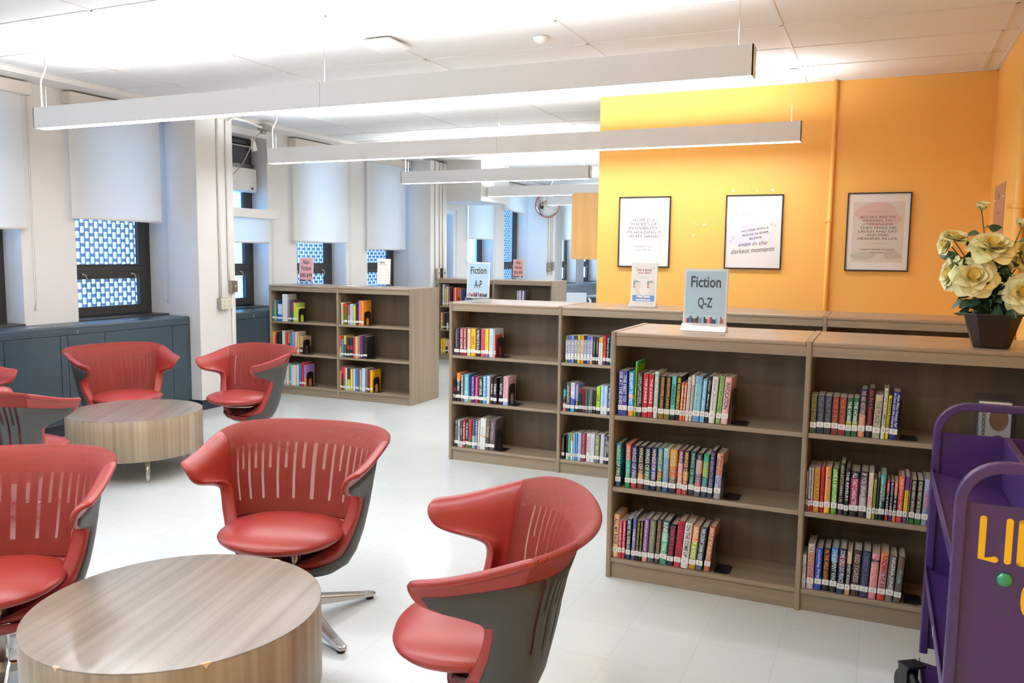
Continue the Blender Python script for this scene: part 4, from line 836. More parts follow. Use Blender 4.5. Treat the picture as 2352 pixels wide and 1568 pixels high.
-5.9836|0.0293|0.249|0.5|e0e0d8,3a3434@.4|black and white book||
-5.9511|0.0373|0.257|0.6|1f1f24|dark book||
-5.9105|0.034|0.252|0.8|6a2a2a|dark red book||
#G3 11.07 0.1
-6.0837|0.0296|0.214|0.0|f0d040|yellow book||
-6.0492|0.0475|0.209|0.2|f0c030|golden yellow book||
-5.9985|0.0327|0.204|0.4|2a2422,e8dcb8@.5|cream and black book||
-5.9625|0.0245|0.206|0.6|e8a0a8|pink book||
-5.9348|0.0277|0.215|0.7|c03a30|red book||
-5.9039|0.0325|0.217|0.8|3a6aa0|blue book||
#H1 11.07 0.82
-4.8235|0.0316|0.258|0.0|a8a8b8|grey lilac book||
-4.7889|0.0225|0.262|0.3|e8e0ec|white book||
-4.7634|0.0225|0.26|0.5|8a6a9a|purple book||
-4.738|0.0239|0.258|0.6|ece8ec|off white book||
-4.711|0.0209|0.255|0.8|5a4a5a|plum book||
"""
CASE_OF = {'A': ('nearest bookcase', 'left bay'), 'B': ('nearest bookcase', 'right bay'), 'C': ('Fiction A-P bookcase', 'left bay'), 'D': ('Fiction A-P bookcase', 'second bay'),
           'E': ('two-bay bookcase', 'left bay'), 'F': ('two-bay bookcase', 'right bay'), 'G': ('farthest bookcase', 'left bay'), 'H': ('farthest bookcase', 'right bay')}
SH = {'1': ('top', S1), '2': ('middle', S2), '3': ('bottom', S3)}
ORD = 'first second third fourth fifth sixth seventh eighth ninth tenth eleventh twelfth thirteenth fourteenth fifteenth sixteenth seventeenth eighteenth nineteenth twentieth twenty-first twenty-second twenty-third twenty-fourth twenty-fifth twenty-sixth'.split()
def cover_mat(cols, h):
    key = 'cover_' + cols.replace(',', '_').replace('@', '-')
    if key in MC: return MC[key]
    stops = []
    for c in cols.split(','):
        c = c.strip()
        if not c: continue
        q = c.split('@'); stops.append((float(q[1]) if len(q) > 1 else 0.0, lin(q[0])))
    m = mat(key, (.5, .5, .5), .35); b = m.node_tree.nodes['Principled BSDF']; n = m.node_tree.nodes; l = m.node_tree.links
    if len(stops) == 1: b.inputs['Base Color'].default_value = stops[0][1]; return m
    tc = n.new('ShaderNodeTexCoord'); sp = n.new('ShaderNodeSeparateXYZ'); l.new(tc.outputs['Generated'], sp.inputs[0])
    rp = n.new('ShaderNodeValToRGB'); rp.color_ramp.interpolation = 'CONSTANT'; e = rp.color_ramp.elements
    src = sp.outputs[2]
    if len(stops) > 2 and stops[1][0] > .1:      # printed art rather than clean bands: wavy edges
        ns = n.new('ShaderNodeTexNoise'); ns.inputs['Scale'].default_value = 14; l.new(tc.outputs['Object'], ns.inputs[0])
        ma = n.new('ShaderNodeMath'); ma.operation = 'MULTIPLY_ADD'; ma.inputs[1].default_value = .22; l.new(ns.outputs[0], ma.inputs[0])
        m2 = n.new('ShaderNodeMath'); m2.operation = 'SUBTRACT'; m2.inputs[1].default_value = .11; l.new(sp.outputs[2], m2.inputs[0]); l.new(m2.outputs[0], ma.inputs[2]); src = ma.outputs[0]
    while len(e) < len(stops): e.new(.5)
    for k, (p, c) in enumerate(stops): e[k].position = p
    for k, (p, c) in enumerate(stops): e[k].color = c
    l.new(src, rp.inputs[0]); l.new(rp.outputs[0], b.inputs['Base Color']); return m
INNER = {'A': -1.1555, 'B': -.2555, 'C': -2.9975, 'D': -2.0955, 'E': -6.2975, 'F': -5.3775, 'G': -6.1075, 'H': -5.1875}
def ink(h): return mat('ink_' + h.strip(), h.strip(), .45)
def book(x, y, z, wd, ht, lean, cols, name, label, group, title='', tcol='', hard=True, near=True, dep=None):
    d = dep or (.155 if ht > .19 else .125) + random.uniform(-.008, .008)
    t = thing(name, label, 'book', (x, y + random.uniform(0, .006), z + .0008 + wd * math.sin(R(lean))), 0, group); t.rotation_euler = (0, R(lean), 0)
    cm = cover_mat(cols, ht); c = .0022 if hard else .0006; b = bm_new(); wd = wd - .0008
    if hard and wd > .012:   # rounded spine, boards standing proud of the pages
        sp = [(c, .008), (wd * .1, .0025), (wd * .3, .0004), (wd * .7, .0004), (wd * .9, .0025), (wd - c, .008)]
        prism(b, [(0, .010)] + sp[:0] + [(wd * .02, .006), (wd * .12, .002), (wd * .32, 0), (wd * .68, 0), (wd * .88, .002), (wd * .98, .006), (wd, .010)] + [(wd, .012), (wd * .9, .0125), (wd * .1, .0125), (0, .012)], ht, 'z', 0)
        box(b, 0, c, .011, d, 0, ht); box(b, wd - c, wd, .011, d, 0, ht)
    else:
        box(b, 0, wd, 0, .0012, 0, ht); box(b, 0, c + .0006, 0, d, 0, ht); box(b, wd - c - .0006, wd, 0, d, 0, ht)
    obj('cover', b, cm, t)
    e = .004 if hard else .0006; b = bm_new(); box(b, c, wd - c, .0125 if hard and wd > .012 else .001, d - e, e, ht - e); obj('page_block', b, paper, t)
    if wd > .008:
        b = bm_new(); lo = .026 + random.uniform(-.003, .003); yb = -.0006
        box(b, .0 if near else .001, wd, yb, .004, lo, lo + (.024 if near else .022))
        if near:
            for q in (.35, .55): box(b, wd * q, wd * q + .002, yb - .0003, yb, lo + .006, lo + .018, mi=1)
        obj('spine_label', b, [label_m, mat('label_print', '8a8680', .5)], t)
    if title and near:
        n = len(title); two = n > 26 and wd > .022
        s = title.split(); body = title
        if two:
            k = len(s) // 2; body = ' '.join(s[:k]) + '\n' + ' '.join(s[k:])
        me, W, H = text_mesh(body, ink(tcol or 'ffffff'), bold=.018 if title.isupper() else .004, shear=0 if title.isupper() else .3, line=.9)
        if W:
            ln = min(ht * .72, max(.05, ht * .052 * (len(body) if not two else len(body) / 2) + .01)); hh = min(wd * (.78 if two else .55), .013 * (2 if two else 1))
            if title.isupper(): hh = min(wd * (.8 if two else .62), .02 * (2 if two else 1))
            o = bpy.data.objects.new('title_lettering', me); C.objects.link(o); o.parent = t
            for v in me.vertices: v.co = (v.co.y / H * hh, 0, -v.co.x / W * ln)
            o.location = (wd / 2, -.0005, ht * .25 + (ht * .72) / 2 if ln > ht * .5 else ht * .58)
    return t
row = None; per = {}
for line in BOOKS.strip().splitlines():
    if line[0] == '#':
        k, yy, zz = line[1:].split(); case, bay = CASE_OF[k[0]]; lev, zz = SH[k[1]]; yy = float(yy); idx = 0; lastx = None
        group = 'books on %s shelf, %s of %s' % (lev, bay, case); continue
    x, wd, ht, lean, cols, desc, title, tcol = line.split('|'); x, wd, ht, lean = map(float, (x, wd, ht, lean))
    near = k[0] in 'ABCD'; thin = wd < .013
    lab = '%s, %s from left, %s %s %s shelf' % (desc if 'book' in desc or 'back' in desc or 'hardcover' in desc else desc + ' book', ORD[idx], case.replace(' bookcase', ' case'), bay, lev)
    kind = 'hardcover_book' if 'hardcover' in desc else 'paperback_book' if 'paperback' in desc else 'book'
    if idx == 0: x = max(x, INNER[k[0]] + .0015)
    if lastx is not None: x = max(x, lastx + .0004)
    lastx = x + wd
    if len(lab.replace('-', ' ').split()) > 15: lab = lab.replace(' shelf', '').replace(' with ', ', ').replace('hardcover', 'book')
    lab = ' '.join(lab.split()[:16])
    book(x, yy, zz, wd, ht, lean, cols, kind, lab, group, title, tcol, hard='hardcover' in desc, near=near)
    idx += 1; per[k] = (x + wd, yy, zz, math.tan(R(lean)) * .16, lev, bay, case)
    pass
# metal bookends
GBE = -5.636
def bookend(x, y, z, label, h=.16, dy=.012):
    t = thing('bookend', label, 'bookend', (x, y, z + .001), 0, 'black metal bookends'); r = .035; W = .12
    out = [(dy, 0), (dy + W, 0)] + [(dy + W - r + r * math.cos(a), h - r + r * math.sin(a)) for a in [i * PI / 12 for i in range(7)]] + [(dy + r + r * math.cos(a), h - r + r * math.sin(a)) for a in [PI / 2 + i * PI / 12 for i in range(7)]]
    b = bm_new()
    cx = dy + W / 2; hw = .028; ht = h * .55
    prism(b, [(dy, 0), (cx - hw, 0), (cx - hw, ht - .028)] + [(cx - hw * math.cos(a), ht - .028 + hw * math.sin(a)) for a in [i * PI / 12 for i in range(1, 7)]] + [(cx, h)] + [(dy + r - r * math.sin(a), h - r + r * math.cos(a)) for a in [i * PI / 12 for i in range(7)]], .0015, 'x', 0)
    prism(b, [(dy + W, 0), (cx + hw, 0), (cx + hw, ht - .028)] + [(cx + hw * math.cos(a), ht - .028 + hw * math.sin(a)) for a in [i * PI / 12 for i in range(1, 7)]] + [(cx, h)] + [(dy + W - r + r * math.sin(a), h - r + r * math.cos(a)) for a in [i * PI / 12 for i in range(7)]], .0015, 'x', 0)
    obj('upright_plate', b, blk, t)
    b = bm_new(); pts = [(0, dy), (.055, dy), (.072, dy + .015), (.072, dy + W - .015), (.055, dy + W), (0, dy + W)]; prism(b, pts, .0015, 'z', .0003); obj('foot_plate', b, blk, t)
for k, (x, yy, zz, dx, lev, bay, case) in per.items():
    if k in ('B2', 'D1', 'D2', 'D3', 'G2', 'G3'): continue
    if k == 'G1': x = GBE
    bookend(x + .004 + dx, yy, zz, 'black metal bookend on the %s shelf, %s of the %s' % (lev, bay, case), h=.15 if k in ('E1', 'F1', 'H1', 'C1') else .16)
# ================================================================ SIGNS
def holder(name, x, y, z, wd, ht, label, draw, rz=0, tilt=R(-4), base='w'):
    """upright acrylic sign holder with a wedge base; draw(sheet) adds the printed marks to the sheet"""
    t = thing(name, label, 'sign', (x, y, z), rz)
    b = bm_new(); box(b, -wd / 2, wd / 2, -.0035, -.0015, .03, ht + .03); sh = obj('printed_sheet', b, mat('sheet_white', 'f6f4ef', .4), t)
    sh.rotation_euler = (tilt, 0, 0)
    b = bm_new(); box(b, -wd / 2 - .003, wd / 2 + .003, .0, .003, .026, ht + .034); p = obj('acrylic_panel', b, acrylic if base != 'w' else acrylic_w, t); p.rotation_euler = (tilt, 0, 0)
    b = bm_new(); prism(b, [(-.045, 0), (.045, 0), (.006, .032), (-.006, .032)], wd + .012, 'x', -wd / 2 - .006); 
    obj('wedge_base', b, acrylic_w if base == 'w' else acrylic, t, .001)
    draw(sh, wd, ht); return t
def rect(name, par, x0, x1, z0, z1, m, y=-.0042):
    b = bm_new(); box(b, x0, x1, y, y + .0004, z0, z1); return obj(name, b, m, par)
sky_blue = mat('print_pale_blue', 'b9d9ea', .35, noise=.1, nscale=6); ink_dk = ink('3a3d42'); pink_p = mat('print_pink', 'eda9a4', .35)
def little_books(par, wd, z, h, n=24, seed=1):
    rnd = random.Random(seed); x = -wd / 2; cols = ['2c3a5c', 'c9574a', '5f8fae', '3a3236', '8fb8c4', 'b03a44', '49606e', 'e0a088', '24262c', '6a84b8']
    bms = {}
    while x < wd / 2 - .006:
        q = rnd.uniform(.004, .011)
        if rnd.random() > .12:
            c = rnd.choice(cols); b = bms.setdefault(c, bm_new()); box(b, x, min(x + q, wd / 2), -.0050, -.0043, z, z + h * rnd.uniform(.55, 1))
        x += q + .0006
    b = bm_new(); ms = []
    me = None
    for i, (c, bb) in enumerate(bms.items()):
        for f in bb.faces: f.material_index = i
        tmp = bpy.data.meshes.new('tmp'); bb.to_mesh(tmp); b.from_mesh(tmp); bpy.data.meshes.remove(tmp); bb.free(); ms.append(mat('print_book_' + c, c, .4))
    obj('book_row_print', b, ms, par)
def draw_fic(a, c, scale=1, col=None, seed=1):
    def f(sh, wd, ht):
        rect('blue_field', sh, -wd / 2 + .007, wd / 2 - .007, .036, ht + .022, col or sky_blue)
        text('lettering', a, ink_dk, sh, (0, -.0046, .03 + ht * .775), h=ht * .205, wid=wd * .70, bold=.022)
        text('lettering', c, ink_dk, sh, (0, -.0046, .03 + ht * .385), h=ht * .215, wid=wd * .34, bold=.022)
        rect('print_strip', sh, -wd / 2 + .007, wd / 2 - .007, .036, .036 + ht * .15, mat('print_strip_blue', 'c8dfea', .4), -.0044)
        little_books(sh, wd - .016, .037, ht * .135, seed=seed)
    return f
holder('sign_holder', -.79, 4.16, HT, .212, .275, 'blue Fiction Q-Z sign standing on the nearest bookcase', draw_fic('Fiction', 'Q-Z', seed=4))
holder('sign_holder', -2.86, 5.80, HT, .195, .275, 'pale blue Fiction A-P sign on the long bookcase behind', draw_fic('Fiction', 'A-P', seed=9), base='c')
def draw_nf(lines, lay):
    def f(sh, wd, ht):
        rect('pink_field', sh, -wd / 2 + .006, wd / 2 - .006, .036, ht + .024, pink_p)
        for (s, zc, wf) in lay: text('lettering', s, ink_dk, sh, (0, -.0046, .03 + ht * zc), h=ht * .18, wid=wd * wf, bold=.02)
        little_books(sh, wd - .014, .037, ht * .10, seed=5)
    return f
holder('sign_holder', -6.02, 7.75, HT, .195, .28, 'pink Non-Fiction 000-699 sign on the two-bay bookcase', draw_nf(0, [('Non-', .81, .46), ('Fiction', .56, .70), ('000-699', .27, .86)]), base='c')
holder('sign_holder', -4.93, 11.35, HT, .17, .27, 'small pink Non-Fiction 700-999 sign below the round mirror', draw_nf(0, [('Non-', .83, .46), ('Fiction', .57, .70), ('700-999', .28, .86)]), base='c')
def draw_teens(sh, wd, ht):
    text('lettering', 'TEENS', ink('2c2c2e'), sh, (-wd * .16, -.0046, .03 + ht * .86), h=.018, wid=wd * .46, bold=.03)
    text('lettering', 'HELP YOURSELF', ink('9a9a9a'), sh, (-wd * .1, -.0046, .03 + ht * .77), h=.016, wid=wd * .6)
    b = bm_new()
    for r in range(5):
        for c in (-.07, .03):
            z = ht * (.62 - .125 * r) + .03; box(b, c, c + .006, -.0046, -.0042, z, z + .008)
            for q in range(3): box(b, c + .012, c + .05 - q * .006, -.0046, -.0042, z - .002 - q * .006, z - .0005 - q * .006)
    obj('print_lines', b, ink('b8b4b0'), sh)
holder('sign_holder', -4.98, 7.76, HT, .155, .275, 'white TEENS leaflet in clear stand on the two-bay bookcase', draw_teens, rz=R(8), base='c')
def draw_like(sh, wd, ht):
    m = ink('b25c6e'); text('lettering', 'See a book', m, sh, (.0, -.0046, .03 + ht * .84), h=.020, wid=wd * .60, bold=.02, shear=.25)
    text('lettering', 'you like?', m, sh, (.0, -.0046, .03 + ht * .755), h=.020, wid=wd * .53, bold=.02, shear=.25)
    text('lettering', 'See Ms. Henry to', ink('b9a8a4'), sh, (0, -.0046, .03 + ht * .66), h=.006, wid=wd * .34)
    text('lettering', 'check one out!', ink('b9a8a4'), sh, (0, -.0046, .03 + ht * .625), h=.006, wid=wd * .32)
    rect('blue_band', sh, -wd * .43, wd * .43, .038, .03 + ht * .185, mat('print_blue', '6b93c4', .4))
    def poly(name, pts, m, y=-.0046): b = bm_new(); prism(b, [(px * wd, .03 + pz * ht) for px, pz in pts], .0003, 'y', y); obj(name, b, m, sh)
    for s in (0, 1):
        o = -.42 if s == 0 else .13; g = mat('print_grey', 'a3a0a2', .4)
        poly('printed_stack', [(o, .44), (o, .55), (o + .15, .56), (o + .3, .52), (o + .08, .51), (o + .08, .44)], g)
        poly('printed_stack', [(o + .08, .19), (o + .08, .51), (o + .3, .515), (o + .3, .19)], mat('print_cream', 'f0eade', .4), -.0044)
        poly('printed_stack', [(o, .38), (o, .44), (o + .08, .42), (o + .08, .36)], mat('print_rose', 'd98a94', .4))
        b = bm_new()
        for q in range(6): box(b, (o + .08) * wd, (o + .3) * wd, -.0050, -.0047, .03 + ht * (.22 + q * .05), .0312 + ht * (.22 + q * .05))
        obj('print_lines', b, ink('b0aaa4'), sh)
    cr = mat('print_cream2', 'fbf6ea', .4)
    poly('printed_open_book', [(-.28, .135), (-.24, .18), (-.02, .165), (-.02, .12)], cr, -.0056); poly('printed_open_book', [(.28, .13), (.24, .175), (.02, .165), (.02, .12)], cr, -.0056)
    poly('printed_open_book', [(-.02, .14), (-.20, .33), (-.12, .37), (-.01, .18)], cr, -.0056); poly('printed_open_book', [(.02, .14), (.20, .33), (.12, .37), (.01, .18)], cr, -.0056)
    poly('printed_button', [(-.28, .05), (.28, .05), (.29, .065), (.28, .08), (-.28, .08), (-.29, .065)], mat('print_white', 'f8f8f6', .4), -.0050)
    b = bm_new()
    for cx, cz in ((-.36, .90), (.34, .585), (-.36, .60), (.36, .90)):
        for q in (0, .022):
            tube(b, [((cx + u * .06) * wd, -.0046, .03 + ht * (cz - q) + .003 * math.sin(u * 6)) for u in [i / 6 - .5 for i in range(8)]], .0007, 5)
    obj('print_squiggles', b, ink('9a8a90'), sh)
holder('sign_holder', -1.58, 5.95, HT, .190, .285, 'white sign reading See a book you like, on the long bookcase', draw_like)
t = thing('paper_stack', 'loose white papers lying flat on the two-bay bookcase', 'paper', (-5.33, 7.72, HT), R(-20))
for k in range(3):
    b = bm_new(); box(b, -.14 + k * .006, .14 + k * .006, -.09, .09, .0004 + k * .001, .0010 + k * .001, Matrix.Rotation(k * .06, 4, 'Z')); obj('sheet', b, mat('loose_paper', 'f0ede6', .6), t)
b = bm_new(); box(b, -.01, .01, -.005, .005, 0, .006); o = obj('small_clip', b, chrome, loc=(-.668, 3.99, HT - .002), bevel=.001); tag(o, 'tiny metal clip lying in front of the Fiction Q-Z sign', 'clip')
# ================================================================ POSTERS on the orange wall
def poster(x, label, draw):
    t = thing('framed_poster', label, 'poster', (x, YO, 1.507), 0, 'black framed quote posters'); W, H = .470, .625
    b = bm_new(); box(b, -W / 2, W / 2, -.012, -.002, 0, H); pr_ = obj('poster_print', b, mat('poster_paper', 'f1ede8', .12, coat=.6), t); 
    b = bm_new(); f = .0095
    for r in ((-W / 2, W / 2, 0, f), (-W / 2, W / 2, H - f, H), (-W / 2, -W / 2 + f, f, H - f), (W / 2 - f, W / 2, f, H - f)): box(b, r[0], r[1], -.022, 0, r[2], r[3])
    obj('frame', b, blk, t, .0015)
    # loose plastic sheet over the print, a little wavy so it catches the lights
    draw(t, W, H); return t
def blob(t, cx, cz, rx, rz, m, y, seed=0, n=28):
    rnd = random.Random(seed); ph = [rnd.uniform(0, 6) for _ in range(3)]
    b = bm_new(); prism(b, [(cx + rx * math.cos(a) * (1 + .18 * math.sin(2 * a + ph[0]) + .1 * math.sin(3 * a + ph[1])), cz + rz * math.sin(a) * (1 + .15 * math.sin(2 * a + ph[2]))) for a in [2 * PI * i / n for i in range(n)]], .0003, 'y', y); return obj('watercolour_patch', b, m, t)
def tl(t, s, x, z, h, wd, m, rot=0, bold=0, shear=0): return text('lettering', s, m, t, (x, -.0135, z), h=h, wid=wd, rot=rot, bold=bold, shear=shear)
def ornament(t, z, m):
    b = bm_new(); box(b, -.075, -.025, -.0132, -.0128, z, z + .0008); box(b, .025, .075, -.0132, -.0128, z, z + .0008)
    for k in (-1, 0, 1):
        c = k * .016
        tube(b, [(c - .008, -.013, z), (c, -.013, z + .005), (c + .008, -.013, z), (c, -.013, z - .005), (c - .008, -.013, z)], .0005, 4)
    obj('ornament_line', b, m, t)
def p1(t, W, H):
    g = ink('6b635a'); blob(t, .07, .40, .09, .07, mat('wash_grey_pink', 'ece4e0', .2, coat=.5), -.0124, 1); blob(t, -.10, .2, .07, .10, mat('wash_pink', 'f1e3e2', .2, coat=.5), -.0124, 2)
    for i, (s, wd) in enumerate((('HOPE IS A', .20), ('POCKET OF', .235), ('POSSIBILITY.', .27), ("I'M HOLDING IT", .32), ('IN MY HAND', .26))): tl(t, s, 0, .418 - i * .036, .025, wd, g)
    ornament(t, .452, g); ornament(t, .240, g); tl(t, 'TAHEREH MAFI', 0, .183, .015, .17, ink('a8a09a')); tl(t, 'SHATTER ME', 0, .155, .015, .135, ink('a8a09a'))
def p2(t, W, H):
    g = ink('3f3438'); blob(t, -.10, .30, .11, .13, mat('wash_lilac', 'e2e2f0', .2, coat=.5), -.0124, 3); blob(t, .08, .27, .10, .09, mat('wash_rose', 'f2e8ea', .2, coat=.5), -.0123, 6)
    tl(t, 'NO ONE WITH A', .015, .333, .017, .225, g, R(9), .01); tl(t, 'BOOK IS EVER', .02, .298, .017, .215, g, R(9), .01); tl(t, 'ALONE', .02, .262, .017, .105, g, R(9), .01)
    tl(t, 'even in the', 0, .215, .034, .235, ink('5c5054'), R(5), 0, .35); tl(t, 'darkest moments', 0, .160, .040, .36, ink('5c5054'), R(5), 0, .35)
    b = bm_new(); L = lambda *p: tube(b, [(x, -.0132, z) for x, z in p], .0007, 4)
    L((-.155, .44), (-.125, .51), (.03, .545)); L((-.155, .44), (-.105, .352), (.06, .39)); L((-.155, .44), (-.13, .515)); L((-.155, .44), (.03, .47), (.06, .462))
    obj('book_sketch', b, ink('cdbfbc'), t)
    b = bm_new()
    for cx, cz, s in ((.145, .375, .011), (.175, .363, .010)):
        pts = [(cx + (s if i % 2 == 0 else s * .45) * math.cos(PI / 2 + i * PI / 5), -.0132, cz + (s if i % 2 == 0 else s * .45) * math.sin(PI / 2 + i * PI / 5)) for i in range(11)]; tube(b, pts, .0007, 4)
    for cx, cz, s in ((-.165, .262, .012), (-.185, .235, .008)): tube(b, [(cx - s, -.0132, cz - s), (cx, -.0132, cz - s * .5), (cx + s, -.0132, cz - s), (cx + s * .6, -.0132, cz), (cx + s, -.0132, cz + s), (cx, -.0132, cz + s * .5), (cx - s, -.0132, cz + s), (cx - s * .6, -.0132, cz), (cx - s, -.0132, cz - s)], .0007, 4)
    obj('star_sketch', b, ink('7a7074'), t)
def p3(t, W, H):
    g = ink('4c4642'); rect('print_field', t, -.19, .19, .07, .55, mat('wash_warm_grey', 'd9d2c6', .15, coat=.6), -.0123)
    blob(t, 0, .45, .18, .085, mat('wash_dusty_pink', 'd9b9b2', .15, coat=.6), -.0127, 5); blob(t, -.1, .12, .08, .035, mat('wash_sage', 'c3bfb4', .15, coat=.6), -.0127, 8); blob(t, .11, .13, .06, .04, mat('wash_sage', 'c3bfb4', .15), -.0127, 9)
    for i, (s, wd) in enumerate((('BOOKS ARE MY', .26), ('FRIENDS, MY', .215), ('COMPANIONS,', .23), ('THEY MAKE ME', .265), ('LAUGH AND CRY', .285), ('AND FIND', .16), ('MEANING IN LIFE', .29))): tl(t, s, .0, .43 - i * .0285, .019, wd, g)
    ornament(t, .475, g); ornament(t, .222, g); tl(t, 'CHRISTOPHER PAOLINI', -.0, .172, .012, .25, g); tl(t, 'ERAGON', -.0, .148, .013, .09, g)
poster(-1.948, 'framed white poster reading Hope is a pocket of possibility, leftmost of three', p1)
poster(-1.001, 'framed white poster with book sketch, No one with a book, middle of three', p2)
poster(-.035, 'framed pink and grey poster reading Books are my friends, rightmost of three', p3)
# ================================================================ ROUND TABLES
def lam_top():
    m = grain('greige_laminate_top', '93877a', '776b5e', .3, 0, 26, coat=.25)
    return m
def table(x, y, rz, label, chips=()):
    t = thing('round_coffee_table', label, 'table', (x, y, 0), rz, 'low round drum tables'); r = .457
    b = bm_new(); lathe(b, [(r - .001, .4485), (r, .4475), (r, .168), (r - .002, .165), (0, .165)], 96); obj('drum_body', b, lam_side, t)
    b = bm_new(); lathe(b, [(0, .45), (r - .002, .45), (r, .4488), (r, .446), (0, .446)], 96)
    for f in b.faces: f.smooth = False
    obj('tabletop', b, lam_top(), t)
    for k in range(4):
        a = k * PI / 2 + .5; b = bm_new(); lathe(b, [(0, 0), (.012, 0), (.014, .01), (.018, .17), (0, .17)], 16, (.36 * math.cos(a), .36 * math.sin(a), 0)); obj('leg', b, chrome, t)
    for k, (a, s) in enumerate(chips):
        a -= rz; b = bm_new(); pts = [(-s, .4505), (-s * .4, .449 - .3 * s), (0, .449 - .9 * s), (s * .3, .449 - .35 * s), (s, .4505)]
        prism(b, pts, .0015, 'y', 0); prism(b, [(-s, 0), (s, 0), (s * .5, .006 + .2 * s), (-s * .6, .004 + .2 * s)], .0005, 'z', .4502)
        for v in b.verts:
            if v.co.z < .4501 : v.co.y = -.001 if v.co.y < .001 else .0008
        o = obj('edge_chip', b, mat('bare_chipped_wood', 'e8bd92', .6), t); o.location = (r * math.cos(a), r * math.sin(a), 0); o.rotation_euler = (0, 0, a + PI / 2); 
    return t
table(-2.046, 1.948, R(104), 'near round drum table in the lower left, chipped edge', ((R(-88), .012), (R(-35), .016), (R(86), .012)))
table(-4.891, 4.317, R(120), 'far round drum table between the back chairs')
# ================================================================ CHAIRS
def mesh_cloth():
    """knit with rows of small staggered holes that let the slots behind it show"""
    m = bpy.data.materials.new('red_knit_mesh'); m.use_nodes = True; MC['red_knit_mesh'] = m
    n = m.node_tree.nodes; l = m.node_tree.links; b = n['Principled BSDF']; b.inputs['Roughness'].default_value = .65
    uv = n.new('ShaderNodeUVMap'); uv.uv_map = 'knit'; sp = n.new('ShaderNodeSeparateXYZ'); l.new(uv.outputs[0], sp.inputs[0])
    def mth(op, a, v):
        q = n.new('ShaderNodeMath'); q.operation = op
        for k, x in enumerate((a, v)):
            if isinstance(x, (int, float)): q.inputs[k].default_value = x
            elif x is not None: l.new(x, q.inputs[k])
        return q.outputs[0]
    a = mth('SINE', mth('MULTIPLY', sp.outputs[0], 1150), None); c = mth('SINE', mth('MULTIPLY', sp.outputs[1], 1350), None); d = mth('MULTIPLY', a, c)
    rp = n.new('ShaderNodeValToRGB'); rp.color_ramp.elements[0].position = .1; rp.color_ramp.elements[1].position = .5
    rp.color_ramp.elements[0].color = lin('9a2e1c'); rp.color_ramp.elements[1].color = lin('3e0d0a'); l.new(d, rp.inputs[0]); l.new(rp.outputs[0], b.inputs['Base Color'])
    t = n.new('ShaderNodeBsdfTransparent'); t.inputs[0].default_value = (1, .93, .9, 1); mx = n.new('ShaderNodeMixShader')
    mr = n.new('ShaderNodeMapRange'); mr.inputs['From Min'].default_value = .1; mr.inputs['From Max'].default_value = .5; mr.inputs['To Min'].default_value = .90; mr.inputs['To Max'].default_value = .55
    l.new(d, mr.inputs[0]); l.new(mr.outputs[0], mx.inputs[0])
    l.new(t.outputs[0], mx.inputs[1]); l.new(b.outputs[0], mx.inputs[2]); l.new(mx.outputs[0], n['Material Output'].inputs[0]); return m
knit = mesh_cloth()
ROWS = [(.248, .06, .0, -.05, .04), (.254, .14, .035, -.045, .08), (.27, .195, .062, -.035, .115), (.297, .238, .085, -.02, .145), (.345, .265, .108, -.01, .15),
        (.39, .28, .127, -.005, -.115), (.44, .295, .138, 0, -.09), (.50, .308, .152, .005, -.068), (.555, .318, .163, .01, -.055), (.59, .323, .168, .012, -.055),
        (.605, .326, .172, .015, -.072), (.62, .328, .178, .018, -.13), (.635, .331, .183, .022, -.195), (.655, .335, .192, .027, -.24), (.685, .341, .212, .034, -.262),
        (.712, .352, .24, .04, -.268), (.727, .368, .265, .045, -.262), (.733, .388, .283, .05, -.25), (.727, .402, .294, .052, -.235)]
NARM = 8
phis = [-90, -83, -76.5]; slots = []
a_ = -70.0
for k in range(21):
    phis += [a_, a_ + 2.5]; slots.append(len(phis) - 2); a_ += 6.875
phis += [76.5, 83, 90]; NB = len(phis) - 1
def sm(t): t = max(0, min(1, t)); return t * t * (3 - 2 * t)
def grid_pts():
    G = []
    for j, (z, w_, b_, ys, q) in enumerate(ROWS):
        row = []
        def arm(side):
            out = []
            for i in range(NARM):
                s = 1 - i / NARM       # 1 at the front edge, toward 0 at the seam
                if j <= 4:
                    psi = R(90 if j < 4 else 40) * s if j < 4 else R(42) * s
                    if j == 3: psi = R(90) * s
                    x = w_ * math.cos(psi) ** (.9); y = ys - q * math.sin(psi)
                else:
                    y = ys + (q - ys) * s; x = w_ - (.03 * s * s if j in (5, 6) else .015 * s * s if j < 10 else .012 * s * s)
                out.append((side * x, y))
            return out
        L = arm(-1)
        back = []
        for ph in phis:
            p = R(ph); back.append((w_ * math.copysign(abs(math.sin(p)) ** .9, math.sin(p)), ys + (b_ - ys) * max(0, math.cos(p)) ** .88))
        Rr = arm(1)[::-1]
        for x, y in L + back + Rr:
            zz = z
            if z > .6:
                zt = .733 + .10 * sm((y + .25) / .52); zz = .6 + (z - .6) * (zt - .6) / .133
            row.append(Vector((x, y, zz)))
        G.append(row)
    return G
G0 = grid_pts(); NJ, NI = len(G0), len(G0[0])
def normals():
    N = []
    for j in range(NJ):
        row = []
        for i in range(NI):
            du = G0[j][min(i + 1, NI - 1)] - G0[j][max(i - 1, 0)]; dv = G0[min(j + 1, NJ - 1)][i] - G0[max(j - 1, 0)][i]
            n = du.cross(dv)
            if n.length < 1e-9: n = Vector((0, 0, -1))
            row.append(n.normalized())
        N.append(row)
    c = N[9][NI // 2]
    s = 1 if c.y > 0 else -1
    return [[n * s for n in r] for r in N]
N0 = normals()
for j in range(1): N0[j] = [Vector((0, 0, -1))] * NI
